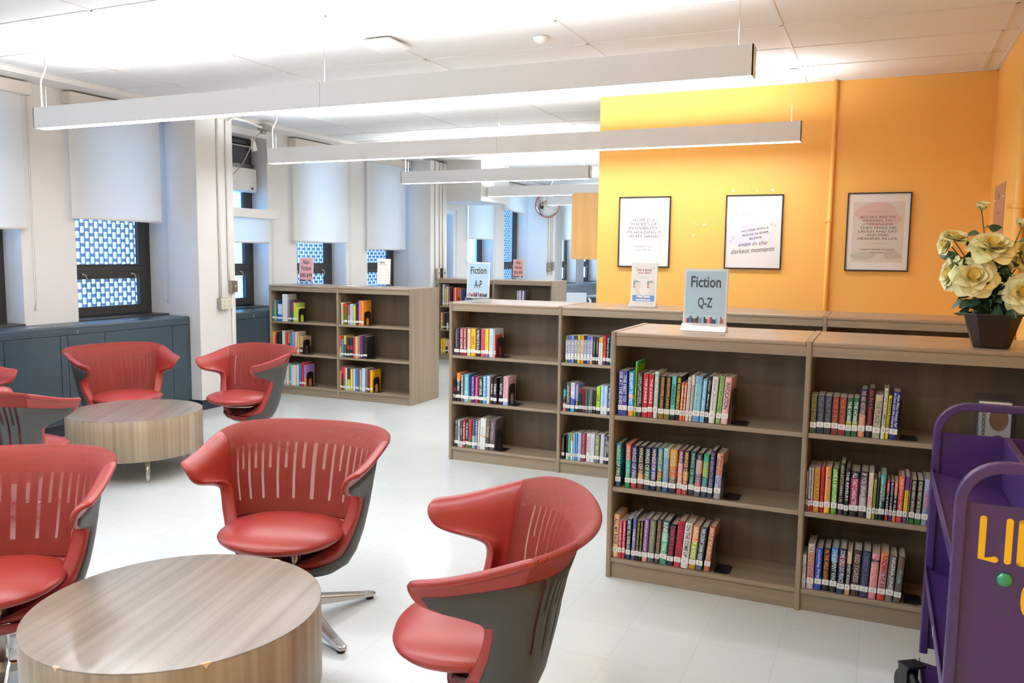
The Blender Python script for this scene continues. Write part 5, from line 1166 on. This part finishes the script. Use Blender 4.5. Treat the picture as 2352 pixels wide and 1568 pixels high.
def patch(i0, i1, j0, j1, off0, off1, skip=None, smooth=True, sheet=-1):
    """closed slab of the chair surface between two offsets"""
    b = bm_new(); A = {}; B = {}; uvl = b.loops.layers.uv.new('knit'); UV = {}
    for j in range(j0, j1 + 1):
        o1 = off1(j) if callable(off1) else off1; uu = 0; vv = sum((G0[q + 1][NI // 2] - G0[q][NI // 2]).length for q in range(j))
        for i in range(i0, i1 + 1):
            uu += (G0[11][i] - G0[11][i - 1]).length if i else 0; UV[i, j] = (uu, vv)
            A[i, j] = b.verts.new(G0[j][i] + N0[j][i] * (off0(i, j) if callable(off0) else off0)); B[i, j] = b.verts.new(G0[j][i] + N0[j][i] * o1)
    keep = {(i, j) for i in range(i0, i1) for j in range(j0, j1) if not (skip and skip(i, j))}
    back = {}
    for d_ in (A, B):
        for k_, v_ in d_.items(): back[v_] = UV[k_]
    def q(*v):
        try:
            f = b.faces.new(v); f.smooth = smooth
            for lp in f.loops: lp[uvl].uv = back[lp.vert]
        except ValueError: pass
    for (i, j) in keep:
        q(A[i, j], A[i + 1, j], A[i + 1, j + 1], A[i, j + 1])
        if j < sheet: continue
        q(B[i, j], B[i, j + 1], B[i + 1, j + 1], B[i + 1, j])
        for di, dj, e in ((-1, 0, ((i, j), (i, j + 1))), (1, 0, ((i + 1, j), (i + 1, j + 1))), (0, -1, ((i, j), (i + 1, j))), (0, 1, ((i, j + 1), (i + 1, j + 1)))):
            if (i + di, j + dj) not in keep: q(A[e[0]], A[e[1]], B[e[1]], B[e[0]])
    bmesh.ops.remove_doubles(b, verts=b.verts, dist=1e-5)
    loose = [v for v in b.verts if not v.link_faces]
    if loose: bmesh.ops.delete(b, geom=loose, context='VERTS')
    return b
def subd(o, n=1):
    s = o.modifiers.new('subdivide', 'SUBSURF'); s.levels = n; s.render_levels = n
def make_chair(label, base_rot):
    t = thing('lounge_chair', label, 'chair', (0, 0, 0), 0, 'red swivel lounge chairs'); IB = NARM; IE = NARM + NB
    # two leather arms, the leather bowl below, the knit back
    def pad(i, j):     # the padding is thickest along the front edges below the arms
        d = min(i, NI - 1 - i); f = max(0, 1 - d / 7.0)
        g = 1 if 5 <= j <= 9 else .8 if j == 4 else .5 if j in (3, 10) else .25 if j in (11, 12) else 0
        return -.012 - .034 * sm(f) * g
    for nm, i0, i1 in (('armrest', 0, IB + 1), ('armrest', IE - 1, NI - 1)):
        o = obj(nm, patch(i0, i1, 5, NJ - 1, pad, .012), leather, t); subd(o)
    o = obj('lower_rim', patch(0, NI - 1, 3, 6, pad, .012), leather, t); subd(o)
    b = patch(0, NI - 1, 0, 3, -.012, .010); o = obj('bowl_bottom', b, leather, t)
    o = obj('mesh_back', patch(IB, IE, 6, NJ - 1, -.0105, lambda j: -.006 if j < 13 else .002 if j == 13 else .0105, sheet=14), knit, t); subd(o)
    si = {IB + s: k for k, s in enumerate(slots)}
    def skip(i, j):
        if min(i, NI - 2 - i) < 3 and j < 9: return True
        if i in si: return (7 <= j <= 13) if si[i] % 2 == 0 else (11 <= j <= 13)
        return False
    o = obj('outer_shell', patch(1, NI - 2, 2, 14, .0085, .0138, skip), shell_m, t)
    # seat
    b = bm_new(); prof = [(0, .492), (.35, .490), (.62, .481), (.82, .467), (.94, .452), (.99, .440), (1.0, .434), (.985, .424), (.93, .412), (.8, .402), (.5, .396), (0, .395)]
    rings = []
    for r, z in prof:
        ring = []
        for k in range(48 if r > 0 else 1):
            a = 2 * PI * k / 48; cs, sn = math.cos(a), math.sin(a)
            ring.append(b.verts.new((.262 * r * math.copysign(abs(cs) ** .88, cs), -.108 + .234 * r * math.copysign(abs(sn) ** .88, sn), z + (.010 * abs(cs) * r * r - .004))))
        rings.append(ring)
    for A, B in zip(rings, rings[1:]):
        for k in range(48):
            v = []
            for q in (A[k % len(A)], A[(k + 1) % len(A)], B[(k + 1) % len(B)], B[k % len(B)]):
                if q not in v: v.append(q)
            f = b.faces.new(v); f.smooth = True
    obj('seat_cushion', b, leather, t)
    b = bm_new(); lathe(b, [(0, .393), (.17, .393), (.19, .385), (.16, .372), (0, .365)], 32, (0, -.06, 0)); obj('seat_plate', b, chrome, t)
    b = bm_new(); lathe(b, [(0, .375), (.028, .375), (.028, .05), (0, .05)], 20); obj('pedestal', b, chrome, t)
    for k in range(4):
        a = k * PI / 2 + base_rot; M_ = Matrix.Rotation(a, 4, 'Z'); b = bm_new()
        secs = [(.0, .034, .062, .102), (.10, .032, .054, .094), (.22, .028, .036, .066), (.33, .024, .018, .040), (.385, .020, .012, .030), (.40, .010, .013, .026)]
        prev = None
        for (r, hw, z0, z1) in secs:
            cs = [b.verts.new(M_ @ Vector((r, s * hw, z))) for s, z in ((-1, z0), (1, z0), (1.0, z1 - .006), (.7, z1), (-.7, z1), (-1.0, z1 - .006))]
            if prev:
                for q in range(6): b.faces.new((prev[q], prev[(q + 1) % 6], cs[(q + 1) % 6], cs[q]))
            else: b.faces.new(cs)
            prev = cs
        b.faces.new(prev); lg = obj('leg', b, chrome, t, .003)
        b = bm_new(); lathe(b, [(0, 0), (.018, 0), (.018, .012), (0, .014)], 14, tuple(M_ @ Vector((.372, 0, 0)))); obj('glide', b, blk, lg)
    return t
CH = [(-2.250, 2.80, 12.3, 66, 'red lounge chair facing camera behind the near round table'),
      (-1.022, 2.269, -64.9, 20, 'red lounge chair in front centre turned left, grey shell toward camera'),
      (-2.88, 1.905, 36, -40, 'red lounge chair cut by the lower left photo edge'),
      (-5.555, 4.77, 72, 30, 'red lounge chair against the navy radiator cover beyond far table'),
      (-4.631, 5.23, -11.3, 10, 'red lounge chair beside the first pillar facing left'),
      (-4.64, 3.15, 175, 0, 'red lounge chair seen from behind, slotted grey shell at left edge'),
      (-5.74, 3.52, 110, 0, 'red lounge chair mostly outside the left edge, only an arm visible')]
proto = None
for x, y, a, fr, lab in CH:
    if proto is None: o = proto = make_chair(lab, R(0))
    else: o = copy_tree(proto)
    o.location = (x, y, 0); o.rotation_euler = (0, 0, R(a)); o['label'] = lab
    for c in C.objects:
        if c.parent is o and c.name.startswith('leg'): c.rotation_euler = (0, 0, R(fr - a))
# ================================================================ BOOK CART
purple = mat('purple_powder_coat', '432b5f', .34, bump=.06, bscale=400)
t = cart = thing('book_cart', 'purple metal book cart with yellow LIBRARY lettering at right edge', 'cart', (.21, 2.388, 0)); CW, CL, CT = .47, .99, 1.09
def u_frame(y0, y1, par):
    rr = .115; wv = .028; out = [(0, .13), (0, CT - rr)] + [(rr - rr * math.cos(a), CT - rr + rr * math.sin(a)) for a in [i * PI / 16 for i in range(1, 9)]]
    out += [(CW - x, z) for x, z in out[::-1]]
    inn = [(wv, .13), (wv, CT - rr)] + [(wv + (rr - wv) * (1 - math.cos(a)), CT - rr + (rr - wv) * math.sin(a)) for a in [i * PI / 16 for i in range(1, 9)]]
    inn += [(CW - x, z) for x, z in inn[::-1]]
    b = bm_new(); n = len(out)
    V = [[b.verts.new((x, y, z)) for x, z in P] for P in (out, inn) for y in (y0, y1)]   # out0,out1,inn0,inn1
    for i in range(n - 1):
        for A, B in ((V[0], V[1]), (V[1], V[3]), (V[3], V[2]), (V[2], V[0])): b.faces.new((A[i], B[i], B[i + 1], A[i + 1]))
    for i in (0, n - 1): b.faces.new((V[0][i], V[1][i], V[3][i], V[2][i]))
    return obj('end_frame', b, purple, par, .004)
for y0, y1, yp in ((0, .03, .016), (CL - .03, CL, CL - .018)):
    u_frame(y0, y1, t)
    b = bm_new(); box(b, .028, CW - .028, yp - .002, yp, .15, .975); obj('end_panel', b, purple, t)
for z in (.83, .46, .10):
    b = bm_new(); prism(b, [(.0, z - .03), (.0, z + .012), (.004, z + .012), (.006, z - .002), (CW / 2 - .01, z - .035), (CW / 2 + .01, z - .035), (CW - .006, z - .002), (CW - .004, z + .012), (CW, z + .012), (CW, z - .03), (CW - .006, z - .042), (.006, z - .042)], CL - .056, 'y', .028)
    obj('shelf', b, purple, t, .001)
    b = bm_new(); box(b, CW / 2 - .012, CW / 2 + .012, .03, CL - .03, z - .03, min(z + .15, .975)); obj('divider', b, purple, t, .003)
for x, y in ((.01, .06), (CW - .01, .06), (-.04, CL - .17), (CW - .01, CL - .06)):
    if True:
        b = bm_new(); lathe(b, [(0, -.014), (.045, -.014), (.062, -.010), (.062, .010), (.045, .014), (0, .014)], 28, (0, 0, .062), 'x'); wq = obj('caster', b, mat('black_rubber', '1a1a1a', .5), t, loc=(x, y, 0), rot=(0, 0, R(35)))
        b = bm_new(); box(b, -.024, -.018, -.025, .025, .05, .14); box(b, .018, .024, -.025, .025, .05, .14); box(b, -.024, .05, -.03, .03, .135, .145); obj('caster_fork', b, blk, wq, .002)
yel = mat('yellow_vinyl_letter', 'f2bd12', .45)
def stroke_letters(s, x, z, h, par, r=.0084):
    W = h * .29
    A = lambda n, r0=0, r1=PI, c=(0, 0), rx=1, rz=1: [(c[0] + rx * math.cos(r0 + (r1 - r0) * i / n), c[1] + rz * math.sin(r0 + (r1 - r0) * i / n)) for i in range(n + 1)]
    G = {'L': [[(0, 1), (0, 0), (1, 0)]], 'I': [[(.3, 1), (.3, 0)]], 'B': [[(0, 0), (0, 1)], [(0, 1)] + A(8, PI / 2, -PI / 2, (.3, .77), .55, .23) + [(0, .54)], [(0, .54)] + A(8, PI / 2, -PI / 2, (.35, .27), .65, .27) + [(0, 0)]],
         'R': [[(0, 0), (0, 1)], [(0, 1)] + A(8, PI / 2, -PI / 2, (.35, .75), .6, .25) + [(0, .5)], [(.35, .5), (1, 0)]], 'A': [[(0, 0), (.5, 1), (1, 0)], [(.2, .35), (.8, .35)]], 'Y': [[(0, 1), (.5, .5), (.5, 0)], [(1, 1), (.5, .5)]],
         'C': [A(12, PI * .3, PI * 1.7, (.5, .5), .5, .5)]}
    for ch in s:
        b = bm_new()
        for P in G[ch]:
            pts = [Vector((x + px * W, 0, z + pz * h)) for px, pz in P]
            tube(b, pts, r, 12)
            for p in (pts[0], pts[-1]): lathe(b, [(0, -r)] + [(r * math.cos(a), r * math.sin(a)) for a in [(-1 + i / 4) * PI / 2 for i in range(1, 8)]] + [(0, r)], 12, tuple(p), 'y')
        for v in b.verts: v.co.y = v.co.y * .03 + .0136
        for f in b.faces: f.smooth = False
        obj('letter', b, yel, par); x += W * (.55 if ch == 'I' else 1) + .020
stroke_letters('LIBRARY', .069, .832, .105, t)
stroke_letters('C', .172, .70, .075, t)
b = bm_new(); lathe(b, [(0, -.012), (.010, -.011), (.0175, -.006), (.0195, 0), (0, 0)], 28, axis='y'); o = obj('button_magnet', b, mat('green_glass_button', '1f8a5a', .15, coat=.6), loc=(.335, 2.4018, .783)); tag(o, 'round green magnet stuck on the purple cart under the lettering', 'magnet')
b = bm_new(); box(b, 0, .0006, -.006, .006, 0, .03); o = obj('barcode_sticker', b, label_m, cart, loc=(-.0006, .42, .43))
# ================================================================ POTTED ROSES
px, py = .445, 4.03
t = thing('potted_roses', 'pale yellow artificial roses in dark brown tapered pot on nearest bookcase', 'plant', (px, py, HT))
pot_m = mat('dark_brown_pot', '271b17', .38, noise=.25, nscale=14)
def octo(h, c): return [(-h, -h + c), (-h + c, -h), (h - c, -h), (h, -h + c), (h, h - c), (h - c, h), (-h + c, h), (-h, h - c)]
b = bm_new(); levels = [(.066, 0), (.068, .004), (.104, .136), (.108, .138), (.108, .144), (.102, .144), (.098, .125)]
rings = [[b.verts.new((x, y * .9, z)) for x, y in octo(h, h * .38)] for h, z in levels]
for A, B in zip(rings, rings[1:]):
    for k in range(8): b.faces.new((A[k], A[(k + 1) % 8], B[(k + 1) % 8], B[k]))
b.faces.new(rings[0][::-1]); b.faces.new(rings[-1]); obj('pot', b, pot_m, t, .0015)
b = bm_new(); rnd = random.Random(5)
for k in range(60):
    a, r = rnd.uniform(0, 6.28), rnd.uniform(0, .085); lathe(b, [(0, -.01), (.012, 0), (.006, .012), (0, .014)], 6, (r * math.cos(a), r * math.sin(a) * .9, .127 + rnd.uniform(0, .008)))
obj('moss', b, mat('dark_moss', '1d1c14', .9), t)['kind'] = 'stuff'
def petal(b, M_, L, W, curl, cup, n=7):
    g = []
    for j in range(n + 1):
        v = j / n; row = []
        for i in range(n + 1):
            u = i / n * 2 - 1; wd = W * max(.3, (1 - abs((v - .56) / .56) ** 3.2 if v > .56 else .35 + .65 * (v / .56) ** .7)) ** (.45 if v > .56 else 1)
            x = u * wd; y = cup * (u * u) * W * -1 + curl * max(0, v - .55) ** 2 * L * 3.2 - .30 * L * math.sin(v * PI * .55) * (1 - curl * .3) * -1
            z = v * L * (1 - .16 * u * u) + .04 * L * math.sin(u * 5 + v * 3) * v
            row.append(b.verts.new(M_ @ Vector((x, y, z))))
        g.append(row)
    for j in range(n):
        for i in range(n): f = b.faces.new((g[j][i], g[j][i + 1], g[j + 1][i + 1], g[j + 1][i])); f.smooth = True
petal_m = mat('pale_yellow_petal', 'f8f1b4', .55, noise=.12, nscale=22)
petal_i = mat('deep_yellow_petal', 'eed878', .55)
leaf_m = mat('dark_green_leaf', '38573a', .42, noise=.35, nscale=20); stem_m = mat('green_stem', '33461f', .5)
for m_ in (petal_m, petal_i, leaf_m):
    pass
def rose(c, d, size, open_=1.0, seed=0, parent=None):
    rnd = random.Random(seed); d = Vector(d).normalized(); q = Vector((0, 0, 1)).rotation_difference(d).to_matrix().to_4x4(); base = Matrix.Translation(Vector(c)) @ q
    b = bm_new(); b2 = bm_new()
    layers = [(3, .10, .62, .08, .2), (3, .2, .70, .2, .25), (4, .34, .80, .36, .4), (5, .55, .88, .60, .6), (5, .8, .95, .84, .8), (6, 1.0, 1.0, 1.08, 1.0)]
    if open_ < .5: layers = layers[:4]
    for li, (n, rad, ln, til, cur) in enumerate(layers):
        for k in range(n):
            a = 2 * PI * (k / n) + li * .7 + rnd.uniform(-.15, .15)
            M_ = base @ Matrix.Rotation(a, 4, 'Z') @ Matrix.Translation((0, size * rad * .16, -size * .35)) @ Matrix.Rotation(-til * open_ * rnd.uniform(.9, 1.1), 4, 'X')
            petal(b2 if li < 2 else b, M_, size * ln * .95, size * (.40 + .34 * rad), cur * open_ * .8, .5)
    o = obj('rose_bloom', b, petal_m, parent, recalc=False); obj('inner_petals', b2, petal_i, o, recalc=False)
    b = bm_new()
    for k in range(5):
        a = 2 * PI * k / 5; M_ = base @ Matrix.Rotation(a, 4, 'Z') @ Matrix.Translation((0, size * .05, -size * .42)) @ Matrix.Rotation(-.7 if open_ > .5 else -.35, 4, 'X'); petal(b, M_, size * .62, size * .13, .3, .3, 4)
    obj('sepals', b, leaf_m, o, recalc=False); return o
FL = [((.381, 4.05, 1.829), (.05, -.3, 1), .045, .42), ((.287, 4.02, 1.702), (.2, -.5, 1), .050, .7), ((.252, 4.06, 1.672), (-.9, -.5, .1), .046, .6), ((.427, 3.98, 1.672), (.1, -.75, 1), .076, 1.0),
      ((.272, 4.05, 1.545), (-1, -.35, .15), .066, .8), ((.361, 3.95, 1.539), (-.05, -1, .35), .074, 1.0), ((.548, 3.95, 1.472), (-.1, -1, .25), .072, 1.0), ((.531, 4.03, 1.757), (.1, -.2, 1), .048, .42),
      ((.565, 4.05, 1.615), (.6, -.7, .3), .070, .8), ((.46, 4.10, 1.60), (.2, .7, .6), .06, .8)]
rnd = random.Random(11); lf = bm_new()
def leaf(b, p, d, s):
    d = Vector(d).normalized(); q = Vector((0, 0, 1)).rotation_difference(d).to_matrix().to_4x4(); M_ = Matrix.Translation(Vector(p)) @ q @ Matrix.Rotation(rnd.uniform(0, 6.28), 4, 'Z'); n = 6
    c, l_, r_ = [], [], []
    for j in range(n + 1):
        v = j / n; wd = s * .36 * math.sin(PI * v ** .85) ** .8 if 0 < v < 1 else 0; dy = -.25 * s * v * v
        c.append(b.verts.new(M_ @ Vector((0, dy, v * s))))
        l_.append(b.verts.new(M_ @ Vector((-wd, dy + wd * .35, v * s)))); r_.append(b.verts.new(M_ @ Vector((wd, dy + wd * .35, v * s))))
    for j in range(n):
        for A, B in ((l_, c), (c, r_)): f = b.faces.new((A[j], B[j], B[j + 1], A[j + 1])); f.smooth = True
for k, (c, d, s, op) in enumerate(FL):
    c = Vector(c) - Vector((px, py, HT)); root = Vector((rnd.uniform(-.025, .025), rnd.uniform(-.02, .02), .13)); dd = Vector(d).normalized()
    end = c - dd * s * .42; mid = root.lerp(end, .55) + Vector((0, 0, .03)); pts = curve_pts([root, root + Vector((0, 0, .06)), mid, end], 8)
    b = bm_new(); tube(b, pts, .0032, 8, r1=.0022); obj('stem', b, stem_m, t)
    rose(c, d, s, op, k, t)
    for q in range(17):
        f = rnd.uniform(.2, .86); p = pts[int(f * (len(pts) - 1))]; a = rnd.uniform(0, 6.28)
        dv = Vector((math.cos(a), math.sin(a) * .8 - .15, rnd.uniform(-.5, .5))); s_ = rnd.uniform(.035, .06); st = p + dv.normalized() * rnd.uniform(.012, .05)
        if (st - c).length < s * 1.0 + .012 or any((st - (Vector(F[0]) - Vector((px, py, HT)))).length < F[2] * .9 for F in FL): continue
        tube(lf, [p, st], .001, 5); leaf(lf, st, dv + Vector((0, 0, rnd.uniform(-.3, .2))), s_)
for k in range(46):     # leaves low around the rim
    a = rnd.uniform(0, 6.28); r = rnd.uniform(.03, .11); p = Vector((r * math.cos(a), r * math.sin(a) * .8, rnd.uniform(.15, .26))); dv = Vector((math.cos(a), math.sin(a), rnd.uniform(-.9, .5)))
    tube(lf, [Vector((p.x * .3, p.y * .3, .135)), p], .0012, 5); leaf(lf, p, dv, rnd.uniform(.045, .065))
obj('foliage', lf, leaf_m, t, recalc=False)
# ================================================================ FACE-OUT BOOK in an acrylic easel behind the cart
def easel(x, y, label):
    t = thing('book_easel', label, 'book stand', (x, y, S1 + .001)); W, D, H = .145, .07, .17
    b = bm_new(); box(b, -W / 2, W / 2, 0, .003, .0, H); obj('front_wall', b, acrylic, t)
    b = bm_new(); box(b, -W / 2, W / 2, D, D + .003, .0, H + .05); obj('rear_wall', b, acrylic, t)
    b = bm_new(); box(b, -W / 2, -W / 2 + .003, .003, D, 0, H); box(b, W / 2 - .003, W / 2, .003, D, 0, H); obj('side_walls', b, acrylic, t)
    b = bm_new(); tube(b, [(math.copysign(1, math.cos(a)) * .022 + .018 * math.cos(a), -.001, H * .62 + .018 * math.sin(a)) for a in [i * PI / 12 for i in range(25)]], .0012, 5); obj('cut_out', b, acrylic, t)
easel(.47, 3.90, 'clear acrylic easel with face-out book on right bay top shelf behind cart')
def faceout(x, y, h, w_, cols, title, tc, label, blob_c):
    t = thing('face_out_book', label, 'book', (x, y, S1 + .004)); t.rotation_euler = (R(-4), 0, 0); cm = cover_mat(cols, h)
    b = bm_new(); box(b, 0, w_, 0, .002, 0, h); box(b, 0, .002, 0, .028, 0, h); box(b, 0, w_, .026, .028, 0, h); obj('cover', b, cm, t)
    b = bm_new(); box(b, .002, w_ - .003, .002, .026, .003, h - .003); obj('page_block', b, paper, t)
    o = text('title_lettering', title, ink(tc), t, (.018, -.0006, h * .52), h=.014, wid=h * .62, bold=.02, rot=-PI / 2)
    b = bm_new(); prism(b, [(w_ * .62 + w_ * .3 * math.cos(a), h * .6 + h * .27 * math.sin(a) * (1.2 if math.sin(a) > 0 else .9)) for a in [i * PI / 10 for i in range(20)]], .0004, 'y', -.0005); obj('cover_figure', b, mat('print_figure', blob_c, .5), t)
    b = bm_new(); prism(b, [(w_ * .3, h * .02), (w_ * .98, h * .02), (w_ * .9, h * .2), (w_ * .62, h * .27), (w_ * .35, h * .2)], .0004, 'y', -.0009); obj('cover_figure', b, mat('print_shirt', '5a5468', .5), t)
faceout(.412, 3.925, .185, .118, 'e8e2dc', 'LOCKDOWN', '303030', 'face-out book titled Lockdown with portrait cover in the acrylic easel', '9a7050')
# ================================================================ FAR SEATING past the farthest bookcase
lg = mat('pale_grey_plastic', 'c9cdd0', .4)
t = thing('office_chair', 'pale grey armchair far away in front of the grey radiator cover', 'chair', (-5.42, 15.3, 0), R(20))
b = bm_new(); box(b, -.24, .24, -.24, .24, .44, .5); obj('seat', b, lg, t, .03)
b = bm_new(); prism(b, [(.2, .5), (.26, .5), (.36, .86), (.32, .88)], .46, 'x', -.23); obj('backrest', b, lg, t, .02)
for s in (-1, 1):
    b = bm_new(); tube(b, [(s * .27, -.12, .47), (s * .29, -.2, .72), (s * .29, .1, .745), (s * .27, .28, .76)], .022, 8); obj('armrest', b, lg, t)
b = bm_new(); lathe(b, [(0, .44), (.03, .44), (.03, .08), (.28, .05), (.28, .0), (0, 0)], 20); obj('pedestal', b, lg, t)
t = thing('desk', 'dark desk with grey top far away near the radiator cover', 'desk', (-5.5, 16.1, 0))
b = bm_new(); box(b, 0, 1.6, 0, .8, .76, .79); obj('desktop', b, mat('grey_desk_top', '9aa0a8', .4), t, .004)
b = bm_new(); box(b, .02, 1.58, .05, .08, .2, .76); obj('front_panel', b, mat('charcoal_panel', '454a52', .5), t)
for x in (.02, 1.54):
    b = bm_new(); box(b, x, x + .04, .08, .76, 0, .76); obj('leg', b, blk, t)
